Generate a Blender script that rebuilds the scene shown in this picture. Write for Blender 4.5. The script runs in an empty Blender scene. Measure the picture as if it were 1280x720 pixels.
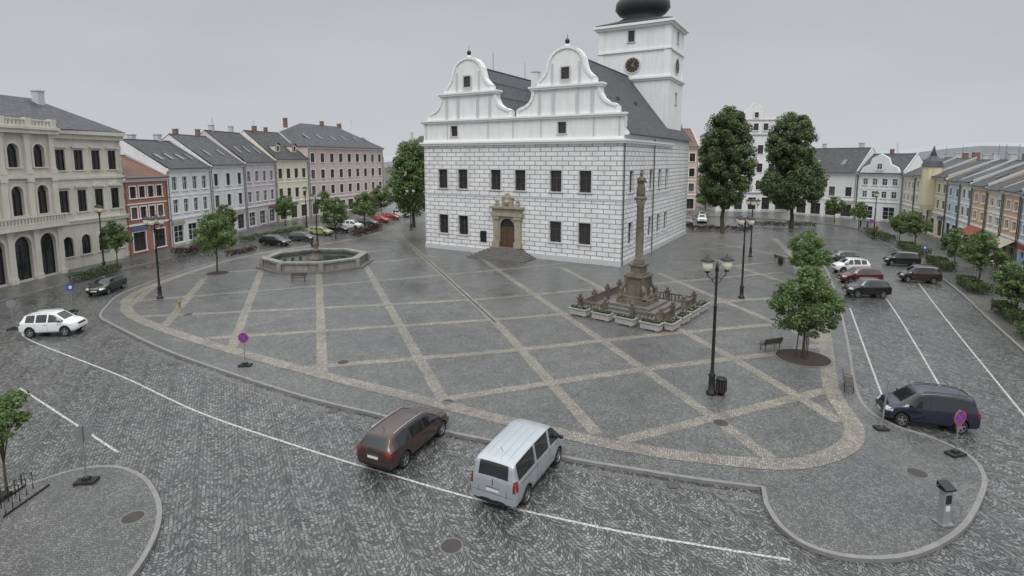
import bpy, bmesh, math, random
import numpy as np
from mathutils import Vector, Matrix
from mathutils.bvhtree import BVHTree
random.seed(7); np.random.seed(7)
R=math.radians
scene=bpy.context.scene
COL=scene.collection

# ---------------------------------------------------------------- node helpers
class NT:
    def __init__(s,nt): s.nt=nt
    def n(s,t,inp=None,**pr):
        o=s.nt.nodes.new(t)
        for k,v in pr.items(): setattr(o,k,v)
        if inp:
            for k,v in inp.items():
                if isinstance(v,bpy.types.NodeSocket): s.nt.links.new(v,o.inputs[k])
                else: o.inputs[k].default_value=v
        return o
    def m(s,op,a,b=0.0,c=None):
        d={0:a,1:b}
        if c is not None: d[2]=c
        return s.n('ShaderNodeMath',d,operation=op).outputs[0]
    def mix(s,f,a,b,blend='MIX'):
        o=s.n('ShaderNodeMix',None,data_type='RGBA',blend_type=blend)
        for i,v in ((0,f),(6,a),(7,b)):
            if isinstance(v,bpy.types.NodeSocket): s.nt.links.new(v,o.inputs[i])
            else: o.inputs[i].default_value=v
        return o.outputs[2]
    def ramp(s,f,stops,interp='LINEAR'):
        o=s.n('ShaderNodeValToRGB',{0:f}); cr=o.color_ramp; cr.interpolation=interp
        while len(cr.elements)<len(stops): cr.elements.new(0.5)
        for e,(p,c) in zip(cr.elements,stops):
            e.position=p; e.color=c if len(c)==4 else (*c,1)
        return o.outputs[0]
    def ln(s,a,b): s.nt.links.new(a,b)
def c4(c,k=1.0): return (c[0]*k,c[1]*k,c[2]*k,1)
def newmat(name):
    m=bpy.data.materials.new(name); m.use_nodes=True
    nt=m.node_tree; N=NT(nt); return m,N,nt.nodes['Principled BSDF']
_mc={}
def mat(name,col,rough=.7,var=.15,scale=1.5,metal=0.0,bump=0.0,bscale=25,spec=.5,streak=0.0):
    if name in _mc: return _mc[name]
    m,N,b=newmat(name)
    tc=N.n('ShaderNodeTexCoord').outputs['Object']
    n1=N.n('ShaderNodeTexNoise',{'Vector':tc,'Scale':scale,'Detail':5,'Roughness':.65}).outputs[0]
    n2=N.n('ShaderNodeTexNoise',{'Vector':tc,'Scale':scale*9,'Detail':3}).outputs[0]
    f=N.m('ADD',N.m('MULTIPLY',n1,.7),N.m('MULTIPLY',n2,.3))
    cc=N.ramp(f,[(.3,c4(col,1-var)),(.7,c4(col,1+var))])
    if streak>0:
        mp=N.n('ShaderNodeMapping',{'Vector':tc,'Scale':(1.2,1.2,.12)}).outputs[0]
        n3=N.n('ShaderNodeTexNoise',{'Vector':mp,'Scale':1.6,'Detail':6,'Roughness':.7}).outputs[0]
        k=N.ramp(n3,[(.45,(1,1,1)),(.75,(1-streak,)*3)])
        cc=N.mix(1.0,cc,k,'MULTIPLY')
    N.ln(cc,b.inputs['Base Color'])
    b.inputs['Roughness'].default_value=rough; b.inputs['Metallic'].default_value=metal
    b.inputs['Specular IOR Level'].default_value=spec
    if bump>0:
        n4=N.n('ShaderNodeTexNoise',{'Vector':tc,'Scale':bscale,'Detail':4}).outputs[0]
        bp=N.n('ShaderNodeBump',{'Height':n4,'Strength':bump,'Distance':.02})
        N.ln(bp.outputs[0],b.inputs['Normal'])
    _mc[name]=m; return m

def cobble(name,lo,hi,gap,size,fan=0.0,fanw=1.4,rot=0.0,rough=.38,gapw=.09,rand=.75,wet=.3):
    m,N,b=newmat(name)
    tc=N.n('ShaderNodeTexCoord').outputs['Object']
    mp=N.n('ShaderNodeMapping',{'Vector':tc,'Rotation':(0,0,rot)}).outputs[0]
    big=N.n('ShaderNodeTexNoise',{'Vector':tc,'Scale':.09,'Detail':5,'Roughness':.6}).outputs[0]
    mid=N.n('ShaderNodeTexNoise',{'Vector':tc,'Scale':.9,'Detail':4,'Roughness':.6}).outputs[0]
    sp=N.n('ShaderNodeSeparateXYZ',{0:mp})
    u=sp.outputs[0]; v=sp.outputs[1]; seam=None
    if fan>0:
        wob=N.m('MULTIPLY',N.m('SUBTRACT',mid,.5),.26)
        u2=N.m('ADD',u,wob)
        fr=N.m('FRACT',N.m('DIVIDE',u2,fanw))
        t=N.m('SUBTRACT',fr,.5)
        v=N.m('ADD',v,N.m('MULTIPLY',N.m('MULTIPLY',t,t),-fan*fanw*fanw))
        seam=N.ramp(N.m('FRACT',N.m('DIVIDE',v,size*3.0)),[(0,(.74,.74,.74)),(.16,(1.05,)*3),(.86,(1.05,)*3),(1,(.74,.74,.74))])
        seam2=N.ramp(N.m('ABSOLUTE',t),[(.38,(1,1,1)),(.5,(.76,.76,.76))])
    vec=N.n('ShaderNodeCombineXYZ',{0:N.m('DIVIDE',u,size),1:N.m('DIVIDE',v,size),2:0.0}).outputs[0]
    vo=N.n('ShaderNodeTexVoronoi',{'Vector':vec,'Scale':1.0,'Randomness':rand},feature='F1',voronoi_dimensions='2D')
    ve=N.n('ShaderNodeTexVoronoi',{'Vector':vec,'Scale':1.0,'Randomness':rand},feature='DISTANCE_TO_EDGE',voronoi_dimensions='2D')
    rnd=N.n('ShaderNodeSeparateColor',{0:vo.outputs['Color']}).outputs[0]
    stone=N.ramp(rnd,[(0,c4(lo)),(.6,c4([(a+c)/2 for a,c in zip(lo,hi)])),(1,c4(hi))])
    e=N.ramp(ve.outputs[0],[(gapw*.4,(0,0,0)),(gapw*1.8,(1,1,1))])
    cc=N.mix(e,c4(gap),stone)
    if seam is not None:
        cc=N.mix(1.0,cc,seam,'MULTIPLY'); cc=N.mix(1.0,cc,seam2,'MULTIPLY')
    k=N.ramp(big,[(.3,(.74,.75,.76)),(.7,(1.18,1.17,1.15))])
    cc=N.mix(1.0,cc,k,'MULTIPLY')
    k2=N.ramp(mid,[(.3,(.82,.82,.82)),(.72,(1.14,1.14,1.14))])
    cc=N.mix(1.0,cc,k2,'MULTIPLY')
    st=N.n('ShaderNodeTexNoise',{'Vector':tc,'Scale':.33,'Detail':7,'Roughness':.7,'Distortion':.4}).outputs[0]
    cc=N.mix(1.0,cc,N.ramp(st,[(.54,(1,1,1)),(.70,(.68,.69,.70))]),'MULTIPLY')
    N.ln(cc,b.inputs['Base Color'])
    rr=N.ramp(big,[(.35,(max(.12,rough-.14),)*3),(.65,(rough+.12,)*3)])
    N.ln(rr,b.inputs['Roughness'])
    # thin film of rain water, thicker where the stains are
    wm=N.m('MULTIPLY',N.ramp(st,[(.40,(.25,)*3),(.62,(1,)*3)]),wet)
    N.ln(wm,b.inputs['Coat Weight']); b.inputs['Coat Roughness'].default_value=.16; b.inputs['Coat IOR'].default_value=1.33
    bp=N.n('ShaderNodeBump',{'Height':N.m('ADD',N.m('MULTIPLY',e,.7),N.m('MULTIPLY',rnd,.3)),'Strength':.55,'Distance':.012})
    N.ln(bp.outputs[0],b.inputs['Normal'])
    bp2=N.n('ShaderNodeBump',{'Height':N.m('ADD',N.m('MULTIPLY',e,.7),N.m('MULTIPLY',rnd,.3)),'Strength':.22,'Distance':.012})
    N.ln(bp2.outputs[0],b.inputs['Coat Normal'])
    _mc[name]=m; return m

def brickmat(name,c1,c2,mortar,w,h,mw,rough=.7,shadow=None,bump=.2,smooth=.1,off=.5):
    m,N,b=newmat(name)
    uv=N.n('ShaderNodeUVMap').outputs[0]
    obj=N.n('ShaderNodeTexCoord').outputs['Object']
    br=N.n('ShaderNodeTexBrick',{'Vector':uv,'Color1':c4(c1),'Color2':c4(c2),'Mortar':c4(mortar),'Scale':1.0,
        'Mortar Size':mw,'Mortar Smooth':smooth,'Bias':0.0,'Brick Width':w,'Row Height':h},offset=off)
    cc=br.outputs[0]
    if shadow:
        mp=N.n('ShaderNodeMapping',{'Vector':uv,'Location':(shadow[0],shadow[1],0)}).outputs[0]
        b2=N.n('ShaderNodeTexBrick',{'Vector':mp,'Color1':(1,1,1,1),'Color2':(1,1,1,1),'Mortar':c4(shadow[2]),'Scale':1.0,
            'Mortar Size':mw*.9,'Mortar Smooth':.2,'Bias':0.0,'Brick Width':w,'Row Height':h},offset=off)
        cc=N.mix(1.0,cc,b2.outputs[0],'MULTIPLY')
    n1=N.n('ShaderNodeTexNoise',{'Vector':obj,'Scale':.7,'Detail':6,'Roughness':.7}).outputs[0]
    k=N.ramp(n1,[(.3,(.82,.82,.81)),(.7,(1.06,1.06,1.06))])
    cc=N.mix(1.0,cc,k,'MULTIPLY')
    N.ln(cc,b.inputs['Base Color'])
    b.inputs['Roughness'].default_value=rough
    bp=N.n('ShaderNodeBump',{'Height':br.outputs[1],'Strength':bump,'Distance':.02},invert=True)
    N.ln(bp.outputs[0],b.inputs['Normal'])
    _mc[name]=m; return m

def leafmat(name,dark,light):
    m,N,b=newmat(name)
    g=N.n('ShaderNodeNewGeometry')
    tc=N.n('ShaderNodeTexCoord').outputs['Object']
    n=N.n('ShaderNodeTexNoise',{'Vector':tc,'Scale':1.1,'Detail':3}).outputs[0]
    f=N.m('ADD',N.m('MULTIPLY',g.outputs['Random Per Island'],.55),N.m('MULTIPLY',n,.6))
    cc=N.ramp(f,[(.25,c4(dark)),(.85,c4(light))])
    N.ln(cc,b.inputs['Base Color']); b.inputs['Roughness'].default_value=.45
    b.inputs['Specular IOR Level'].default_value=.45
    tr=N.n('ShaderNodeBsdfTranslucent',{0:cc})
    mx=N.n('ShaderNodeMixShader',{0:.38,1:b.outputs[0],2:tr.outputs[0]})
    out=[x for x in N.nt.nodes if x.type=='OUTPUT_MATERIAL'][0]
    N.ln(mx.outputs[0],out.inputs[0]); return m

# ---------------------------------------------------------------- mesh builder
class MB:
    def __init__(s): s.v=[];s.f=[];s.uv=[];s.smooth=False
    def poly(s,pts,uvs=None):
        pts=[Vector(p) for p in pts]
        if uvs is None:
            n=Vector((0,0,0))
            for i in range(len(pts)):
                a=pts[i];c=pts[(i+1)%len(pts)]
                n+=a.cross(c)
            if n.length<1e-9: n=Vector((0,0,1))
            n.normalize()
            if abs(n.z)>.98: uvs=[(p.x,p.y) for p in pts]
            else:
                t=Vector((-n.y,n.x,0)).normalized(); w=n.cross(t)
                uvs=[(p.dot(t),p.dot(w)) for p in pts]
        i=len(s.v); s.v+=[tuple(p) for p in pts]; s.f.append(tuple(range(i,i+len(pts)))); s.uv+=uvs
    def box(s,fr,s0,s1,d0,d1,z0,z1):
        P=[fr(a,b,c) for c in (z0,z1) for b in (d0,d1) for a in (s0,s1)]
        for q in ((0,1,5,4),(3,2,6,7),(2,0,4,6),(1,3,7,5),(4,5,7,6),(2,3,1,0)): s.poly([P[k] for k in q])
    def lathe(s,prof,seg=16,c=(0,0,0),fold=0,sx=1,sy=1):
        i=len(s.v)
        for (r,z) in prof:
            for k in range(seg):
                a=2*math.pi*k/seg; rr=r*(1+fold*math.sin(a*6))
                s.v.append((c[0]+rr*math.cos(a)*sx,c[1]+rr*math.sin(a)*sy,c[2]+z))
        for j in range(len(prof)-1):
            for k in range(seg):
                k2=(k+1)%seg
                s.f.append((i+j*seg+k,i+j*seg+k2,i+(j+1)*seg+k2,i+(j+1)*seg+k)); s.uv+=[(k,prof[j][1])]*4
        if prof[0][0]>1e-4: s.f.append(tuple(i+k for k in reversed(range(seg)))); s.uv+=[(0,0)]*seg
        if prof[-1][0]>1e-4:
            j=len(prof)-1; s.f.append(tuple(i+j*seg+k for k in range(seg))); s.uv+=[(0,0)]*seg
    def tube(s,path,rad,seg=8):
        path=[Vector(p) for p in path]; i=len(s.v)
        for j,p in enumerate(path):
            t=(path[min(j+1,len(path)-1)]-path[max(j-1,0)]).normalized()
            a=t.orthogonal().normalized() if abs(t.z)<.9 else Vector((1,0,0)); a=(a-t*a.dot(t)).normalized(); b=t.cross(a)
            r=rad[j] if hasattr(rad,'__len__') else rad
            for k in range(seg):
                q=2*math.pi*k/seg; w=p+a*(r*math.cos(q))+b*(r*math.sin(q)); s.v.append(tuple(w))
        for j in range(len(path)-1):
            for k in range(seg):
                k2=(k+1)%seg
                s.f.append((i+j*seg+k,i+j*seg+k2,i+(j+1)*seg+k2,i+(j+1)*seg+k)); s.uv+=[(0,0)]*4
        s.f.append(tuple(i+k for k in reversed(range(seg)))); s.uv+=[(0,0)]*seg
        j=len(path)-1; s.f.append(tuple(i+j*seg+k for k in range(seg))); s.uv+=[(0,0)]*seg
    def mesh(s,name,m,off=(0,0,0),smooth=None):
        me=bpy.data.meshes.new(name)
        v=[(a-off[0],b-off[1],c-off[2]) for a,b,c in s.v]
        me.from_pydata(v,[],s.f)
        u=me.uv_layers.new(name='UVMap'); 
        if len(s.uv)==len(me.loops): u.data.foreach_set('uv',[x for q in s.uv for x in q])
        if m: me.materials.append(m)
        if smooth or (smooth is None and s.smooth): me.polygons.foreach_set('use_smooth',[True]*len(me.polygons))
        me.validate(); me.update(); return me
ID=lambda a,b,c:(a,b,c)
def frame(A,B):
    A=Vector(A[:2]);B=Vector(B[:2]);u=(B-A).normalized();n=Vector((u.y,-u.x))
    def fr(s,d,z): return (A.x+u.x*s+n.x*d, A.y+u.y*s+n.y*d, z)
    fr.L=(B-A).length; fr.u=u; fr.n=n; fr.A=A
    return fr
class Obj:
    def __init__(s,name,loc=(0,0,0)): s.name=name;s.loc=loc;s.parts={}
    def p(s,part,m,smooth=False):
        if part not in s.parts: b=MB(); b.smooth=smooth; s.parts[part]=(b,m)
        return s.parts[part][0]
    def meshes(s): return [(k,b.mesh(k,m,s.loc)) for k,(b,m) in s.parts.items() if b.f]
    def done(s):
        e=bpy.data.objects.new(s.name,None); e.location=s.loc; e.empty_display_size=.3; COL.objects.link(e)
        for k,me in s.meshes():
            o=bpy.data.objects.new(k,me); COL.objects.link(o); o.parent=e
        return e
def inst(name,meshes,loc,rot=0,scale=1,paint=None):
    e=bpy.data.objects.new(name,None); e.location=loc; e.rotation_euler=(0,0,rot)
    e.scale=scale if hasattr(scale,'__len__') else (scale,)*3
    COL.objects.link(e)
    for k,me in meshes:
        o=bpy.data.objects.new(k,me); COL.objects.link(o); o.parent=e
        if paint and k=='body': o.material_slots[0].link='OBJECT'; o.material_slots[0].material=paint
    return e
def single(name,mb,m,smooth=False,loc=(0,0,0)):
    o=bpy.data.objects.new(name,mb.mesh(name,m,loc,smooth)); o.location=loc; COL.objects.link(o); return o
def smooth(pts,n=6,closed=False):
    out=[];L=len(pts);rng=range(L if closed else L-1)
    g=(lambda i:Vector(pts[i%L])) if closed else (lambda i:Vector(pts[max(0,min(L-1,i))]))
    for i in rng:
        p0,p1,p2,p3=g(i-1),g(i),g(i+1),g(i+2)
        for k in range(n):
            t=k/n; out.append(.5*((2*p1)+(-p0+p2)*t+(2*p0-5*p1+4*p2-p3)*t*t+(-p0+3*p1-3*p2+p3)*t**3))
    if not closed: out.append(Vector(pts[-1]))
    return out
def ribbon(mb,pts,w,z,zb=None,closed=False):
    pts=[Vector(p[:2]) for p in pts];L=len(pts);l=[];r=[]
    for i,p in enumerate(pts):
        a=pts[(i-1)%L] if closed else pts[max(0,i-1)]; b=pts[(i+1)%L] if closed else pts[min(L-1,i+1)]
        t=(b-a).normalized(); n=Vector((-t.y,t.x)); l.append(p+n*w/2); r.append(p-n*w/2)
    d=0
    for i in range(L if closed else L-1):
        j=(i+1)%L; e=d+(pts[j]-pts[i]).length
        mb.poly([(*r[i],z),(*r[j],z),(*l[j],z),(*l[i],z)],[(d,0),(e,0),(e,w),(d,w)])
        if zb is not None:
            mb.poly([(*r[i],zb),(*r[j],zb),(*r[j],z),(*r[i],z)]); mb.poly([(*l[j],zb),(*l[i],zb),(*l[i],z),(*l[j],z)])
        d=e

# ---------------------------------------------------------------- materials
M_road=cobble('wet_cobbles',(.055,.058,.058),(.265,.27,.265),(.016,.016,.016),.13,fan=1.25,fanw=1.5,rot=R(-28),rough=.34,rand=.65,wet=.5)
M_sq=cobble('small_setts',(.09,.093,.092),(.225,.227,.224),(.04,.04,.038),.085,rot=R(12),rough=.36,gapw=.07,wet=.4)
M_pav=cobble('pavement_setts',(.105,.106,.104),(.235,.235,.228),(.045,.045,.043),.09,rot=R(5),rough=.38,wet=.4)
M_beige=cobble('beige_setts',(.20,.185,.152),(.41,.39,.34),(.09,.083,.07),.10,rot=R(20),rough=.42,wet=.35)
M_kerb=mat('granite_kerb',(.22,.217,.208),.5,.25,3,bump=.2)
def roadpaint():
    m,N,b=newmat('road_paint'); tc=N.n('ShaderNodeTexCoord').outputs['Object']
    n=N.n('ShaderNodeTexNoise',{'Vector':tc,'Scale':9,'Detail':5,'Roughness':.7}).outputs[0]
    v=N.n('ShaderNodeTexVoronoi',{'Vector':tc,'Scale':8},feature='DISTANCE_TO_EDGE').outputs[0]
    f=N.m('MULTIPLY',N.ramp(n,[(.34,(.1,)*3),(.52,(1,)*3)]),N.ramp(v,[(.02,(.3,)*3),(.12,(1,)*3)]))
    N.ln(N.mix(f,(.14,.14,.135,1),(.62,.62,.60,1)),b.inputs['Base Color']); b.inputs['Roughness'].default_value=.45; return m
M_white=roadpaint()
M_drain=mat('drain_stone',(.05,.05,.05),.6)
M_soil=mat('ground_soil',(.10,.10,.085),.9,.3,.1)
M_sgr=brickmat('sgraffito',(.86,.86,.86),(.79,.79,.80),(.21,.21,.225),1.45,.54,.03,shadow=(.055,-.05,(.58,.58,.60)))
M_wwall=mat('white_plaster',(.82,.82,.82),.75,.06,.5,streak=.14)
M_wtrim=mat('white_trim',(.84,.84,.84),.7,.04,1)
M_gtrim=mat('grey_band',(.55,.56,.57),.7,.06,1)
M_slate=brickmat('slate_roof',(.055,.059,.065),(.095,.10,.108),(.022,.024,.026),.6,.36,.02,rough=.58,bump=.35)
M_slate2=brickmat('dark_roof',(.045,.046,.05),(.08,.081,.085),(.02,.02,.02),.45,.4,.018,rough=.6,bump=.35)
M_redroof=brickmat('red_roof',(.17,.08,.055),(.22,.11,.075),(.07,.035,.025),.3,.35,.015,rough=.6,bump=.4)
M_metal=mat('zinc',(.10,.11,.12),.4,.2,1,metal=.5)
M_glassw=mat('window_glass',(.022,.026,.03),.12,.4,.8,spec=.8)
M_glassb=mat('window_glass_curtain',(.13,.135,.135),.2,.5,1.2,spec=.7)
M_brown=mat('brown_wood',(.10,.06,.04),.5,.25,3)
M_wframe=mat('white_frame',(.7,.7,.69),.4,.05)
M_sand=mat('sandstone',(.36,.32,.25),.85,.25,1.5,bump=.4,streak=.35)
M_dsand=mat('weathered_sandstone',(.16,.14,.11),.8,.45,2,bump=.5,streak=.5)
M_stone=mat('pale_stone',(.26,.255,.225),.75,.3,1.5,bump=.35,streak=.45)
M_step=mat('step_stone',(.16,.155,.145),.45,.25,2,bump=.3)
M_black=mat('black_iron',(.018,.019,.02),.38,.2,4)
M_blackm=mat('black_plastic',(.02,.02,.021),.55,.1)
M_globe=mat('lamp_globe',(.74,.70,.58),.25,.03)
M_gold=mat('gilded',(.6,.42,.12),.35,.1,metal=.9)
M_rubber=mat('rubber',(.022,.022,.022),.8,.15,8)
M_rim=mat('alloy',(.45,.46,.47),.32,.1,metal=.85)
M_cglass=mat('car_glass',(.014,.018,.02),.05,.2,spec=.9)
M_head=mat('headlight',(.55,.57,.58),.12,.15,12,spec=.8)
M_tail=mat('taillight',(.20,.010,.010),.15,.2,12,spec=.8)
M_plate=mat('plate',(.68,.69,.68),.4,.05)
M_chrome=mat('chrome',(.6,.6,.6),.2,.05,metal=1)
M_bark=mat('bark',(.085,.068,.05),.9,.35,4,bump=.6,bscale=15)
M_water=mat('water',(.03,.045,.04),.05,.1,spec=.6)
M_brick=brickmat('chimney_brick',(.25,.11,.07),(.30,.15,.10),(.2,.19,.17),.28,.09,.012)
M_wood=mat('bench_wood',(.08,.055,.04),.55,.3,6)
M_red=mat('sign_red',(.62,.03,.04),.4,.05); M_blue=mat('sign_blue',(.03,.08,.42),.4,.05)
M_greyp=mat('galvanised',(.32,.33,.34),.4,.12,3,metal=.5)
M_iron=mat('cast_iron',(.05,.045,.04),.5,.3,12)
M_leafA=leafmat('leaves_linden',(.065,.10,.045),(.20,.28,.125))
M_leafB=leafmat('leaves_maple',(.065,.11,.04),(.23,.335,.12))
M_leafR=leafmat('leaves_hedge',(.04,.065,.028),(.14,.19,.075))
M_leafP=leafmat('leaves_purple',(.045,.026,.026),(.13,.075,.07))
M_flower=leafmat('flowers',(.30,.28,.25),(.55,.52,.50))
def paint(name,c,rough=.28,metal=.3):
    m=mat(name,c,rough,.04,2,metal=metal,spec=.6)
    b=m.node_tree.nodes['Principled BSDF']; b.inputs['Coat Weight'].default_value=.7; b.inputs['Coat Roughness'].default_value=.05
    return m
P_silver=paint('paint_silver',(.46,.50,.54),.3,.45); P_brown=paint('paint_brown',(.060,.030,.027),.26,.25); P_white=paint('paint_white',(.78,.79,.80),.3,0)
P_navy=paint('paint_navy',(.009,.013,.034),.2,.1); P_blackc=paint('paint_black',(.012,.013,.014),.22,.1); P_dred=paint('paint_dark_red',(.12,.015,.02),.25,.3)
P_grey=paint('paint_grey',(.10,.11,.12),.28,.5); P_red=paint('paint_red',(.42,.03,.025),.3,0); P_dbrown=paint('paint_dark_brown',(.04,.028,.025),.25,.2)
P_lime=paint('paint_yellow',(.34,.36,.12),.3,0)

# ---------------------------------------------------------------- ground, road, square
g=MB(); g.poly([(-1500,-600,-.03),(1500,-600,-.03),(1500,2500,-.03),(-1500,2500,-.03)]); single('ground',g,M_soil)
g=MB(); g.poly([(-75,-5,0),(110,-5,0),(110,190,0),(-75,190,0)]); single('cobbled_road',g,M_road)
ZP=.12
kA=[(-33.3,43.6),(-31.6,40.6),(-29.0,38.4),(-22.4,33.5),(-16.4,29.7),(-10.5,26.3),(-6.4,24.4),(-2.8,22.7),(0,21.6),(2.5,20.5),(4.9,19.75),(6.9,19.15),(9.2,18.6)]
kB=[(8.85,17.6),(8.8,16.5),(9.2,15.6),(10.2,15.1),(11.7,15.1),(13.2,15.6),(14.8,16.5),(16.4,17.8),(17.8,19.2),(18.5,20.7),(18.1,22.2),(17.3,23.2),(17.1,25.0),(18.4,28.0),(21.2,33),(26.2,42.3),(31.2,52),(36,62.2),(42,78),(44,90)]
kC=[(44,90),(42,104),(34,116),(0,118),(-18,118)]
kD=[(-18,118),(-22,96),(-25.5,80),(-31.0,72),(-34.6,65),(-35.5,56),(-35.1,48),(-33.3,43.6)]
sqp=smooth(kA,5)+smooth(kB,5)+smooth(kC,4)[1:]+smooth(kD,5)[1:-1]
g=MB(); g.poly([(p.x,p.y,ZP) for p in sqp]); single('paved_square',g,M_sq)
g=MB()
ribbon(g,sqp,.16,ZP+.018,-.02,closed=True); single('square_kerb',g,M_kerb)
def bandset(name,lists,w,z):
    g=MB()
    for l in lists: ribbon(g,smooth(l,5),w,z)
    single(name,g,M_beige)
bandset('paving_band',[[(-20.2,98.3),(-24.0,81.4),(-28.6,74.3),(-33.2,66),(-34.3,55.7),(-33.8,48),(-32,44),(-28.4,40.0),(-21,35.0),(-11.9,29.8),(-3.9,25.6),(1.8,22.7),(5.3,21.2),(8.3,20.4),(10.7,20.1),(12.6,20.6),(14.3,21.7),(15.4,23.3),(16.3,26.2),(17.4,28.6),(20.3,34.0),(25.2,43.5),(30.0,55.7),(34.6,66),(40,82)]],.8,ZP+.012)
A1=[(-22.3,98.3),(-17,83.4),(-11.7,68.5),(-6.45,53.7),(-1.2,38.9),(1.3,30.7),(3.7,22.5)]
bandset('paving_strip',[A1,[(-17.2,62.2),(-3.4,25.8)],[(-21.2,58.7),(-10.6,29.2)],
 [(-6,72),(-2.8,62.2),(7.4,30.4),(10.4,20.4)],[(5.4,59.9),(12.6,34.5),(15,23.6)],[(-28.8,62.2),(-17.9,33.6)],[(-31,53.7),(-25.0,37.9)],[(-34.1,51.0),(-31,42.5)],
 [(15.5,56.5),(20.3,34.5)],[(24,66),(27.4,49)],[(29,78),(34.3,66)]],.62,ZP+.004)
bandset('paving_strip',[[(-33.1,44.6),(-18.7,50.5),(-3.5,57.2),(6,62)],[(-28.4,40.4),(-5.4,45.0),(5.9,48.7),(29,57)],[(-20.6,35.3),(-2.4,39.4),(3.7,41),(26,47)],[(-12.2,30.1),(0,33),(10.4,36.2),(21.4,39)],
 [(-3.6,25.9),(7.3,29.8),(15.8,32.3),(19.9,34.0)],[(4.6,21.9),(16.5,27.1)],[(-34,56),(-18,61.5),(-9,67)],[(-33,66),(-16,71)],[(22,59),(33,64)],[(25,72),(36,76)],[(30,84),(41,88)]],.62,ZP+.008)
g=MB(); ribbon(g,[(x,y) for x,y in A1[:5]],.14,ZP+.016); single('drain_channel',g,M_drain)
# pavements
def pave(name,pts,kerb):
    g=MB(); g.poly([(*p,ZP) for p in pts]); single(name,g,M_pav)
    g=MB(); ribbon(g,smooth(kerb,4),.16,ZP+.015,-.02); single(name+'_kerb',g,M_kerb)
lk=[(-43.8,5),(-43.6,30),(-43.5,45),(-43.1,55),(-42,64),(-39.9,72),(-37.5,81.4),(-32.2,109),(-26,135)]
pave('pavement',[(-75,5)]+[tuple(p) for p in smooth(lk,4)]+[(-75,135)],lk)
rk=[(22,14),(27,23.5),(32.2,33),(36.3,40.5),(41.3,49.5),(47.4,62.2),(52.2,73.8),(57,86),(60,98),(50,112),(20,124)]
pave('pavement',[(110,14),(110,150),(20,150)]+[tuple(p) for p in reversed(smooth(rk,4))],rk)
ik=[(-34,15.5),(-24,17.2),(-19.2,17.6),(-18.0,18.6),(-16.9,19.7),(-15.6,19.95),(-14.4,19.5),(-13.3,18.7),(-12,17.2),(-11.2,15.4),(-11,13.5),(-11.6,10)]
pave('pavement',[tuple(p) for p in smooth(ik,5)]+[(-34,10)],ik)
# markings
g=MB()
for l,w in (([(-35.1,38.4),(-34,36.6),(-31.2,34.6),(-21.9,29.2),(-15,24.8),(-8.7,21.5),(-4.9,19.7),(-1.1,18),(3.1,16.5),(6.4,15.6),(8.4,15.1)],.10),([(-26.1,27.6),(-16.3,21.2)],.10),
  ([(27.6,43.3),(18.6,25.9)],.10),([(38,60),(33.1,47.3),(22.5,27.1)],.10),([(40.7,53.7),(32.6,39.5),(24.2,24.4),(20,17)],.10)):
    ribbon(g,smooth(l,8),w,.004)
single('road_marking',g,M_white)
g=MB(); ribbon(g,smooth([(p[0]-.1,p[1]-.45) for p in kA[2:]],5),.3,.004); single('gutter',g,M_pav)
def manhole(x,y,z,r=.33):
    o=Obj('manhole_cover',(x,y,z)); b=o.p('ring',M_step); b.lathe([(r+.05,0),(r+.05,.006),(r,.006)],24,(x,y,z))
    b=o.p('lid',M_iron)
    n=24
    b.lathe([(r,.0),(r,.010)],n,(x,y,z))
    for k in range(-3,4):
        hw=math.sqrt(max(0,(r*.85)**2-(k*.08)**2)); b.box(lambda a,c,d:(x+a,y+c,z+d),-hw,hw,k*.08-.02,k*.08+.02,.010,.014)
    o.done()
for x,y,z in ((-1.9,15.7,0),(-3.2,25.6,ZP),(15.5,19.5,ZP),(-12.7,16.9,ZP),(-25.1,41,ZP),(9.5,23.5,ZP),(-10,31,ZP),(-24,24,0)): manhole(x,y,z)
for x,y in ((-20,31.0),(-8.6,24.9),(6.0,18.9)):
    o=Obj('gully_grate',(x,y,0)); b=o.p('frame',M_iron); b.box(ID,x-.25,x+.25,y-.18,y+.18,.004,.012)
    b=o.p('bars',M_step)
    for k in range(5): b.box(ID,x-.2,x+.2,y-.15+.065*k,y-.13+.065*k,.012,.018)
    o.done()

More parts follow.
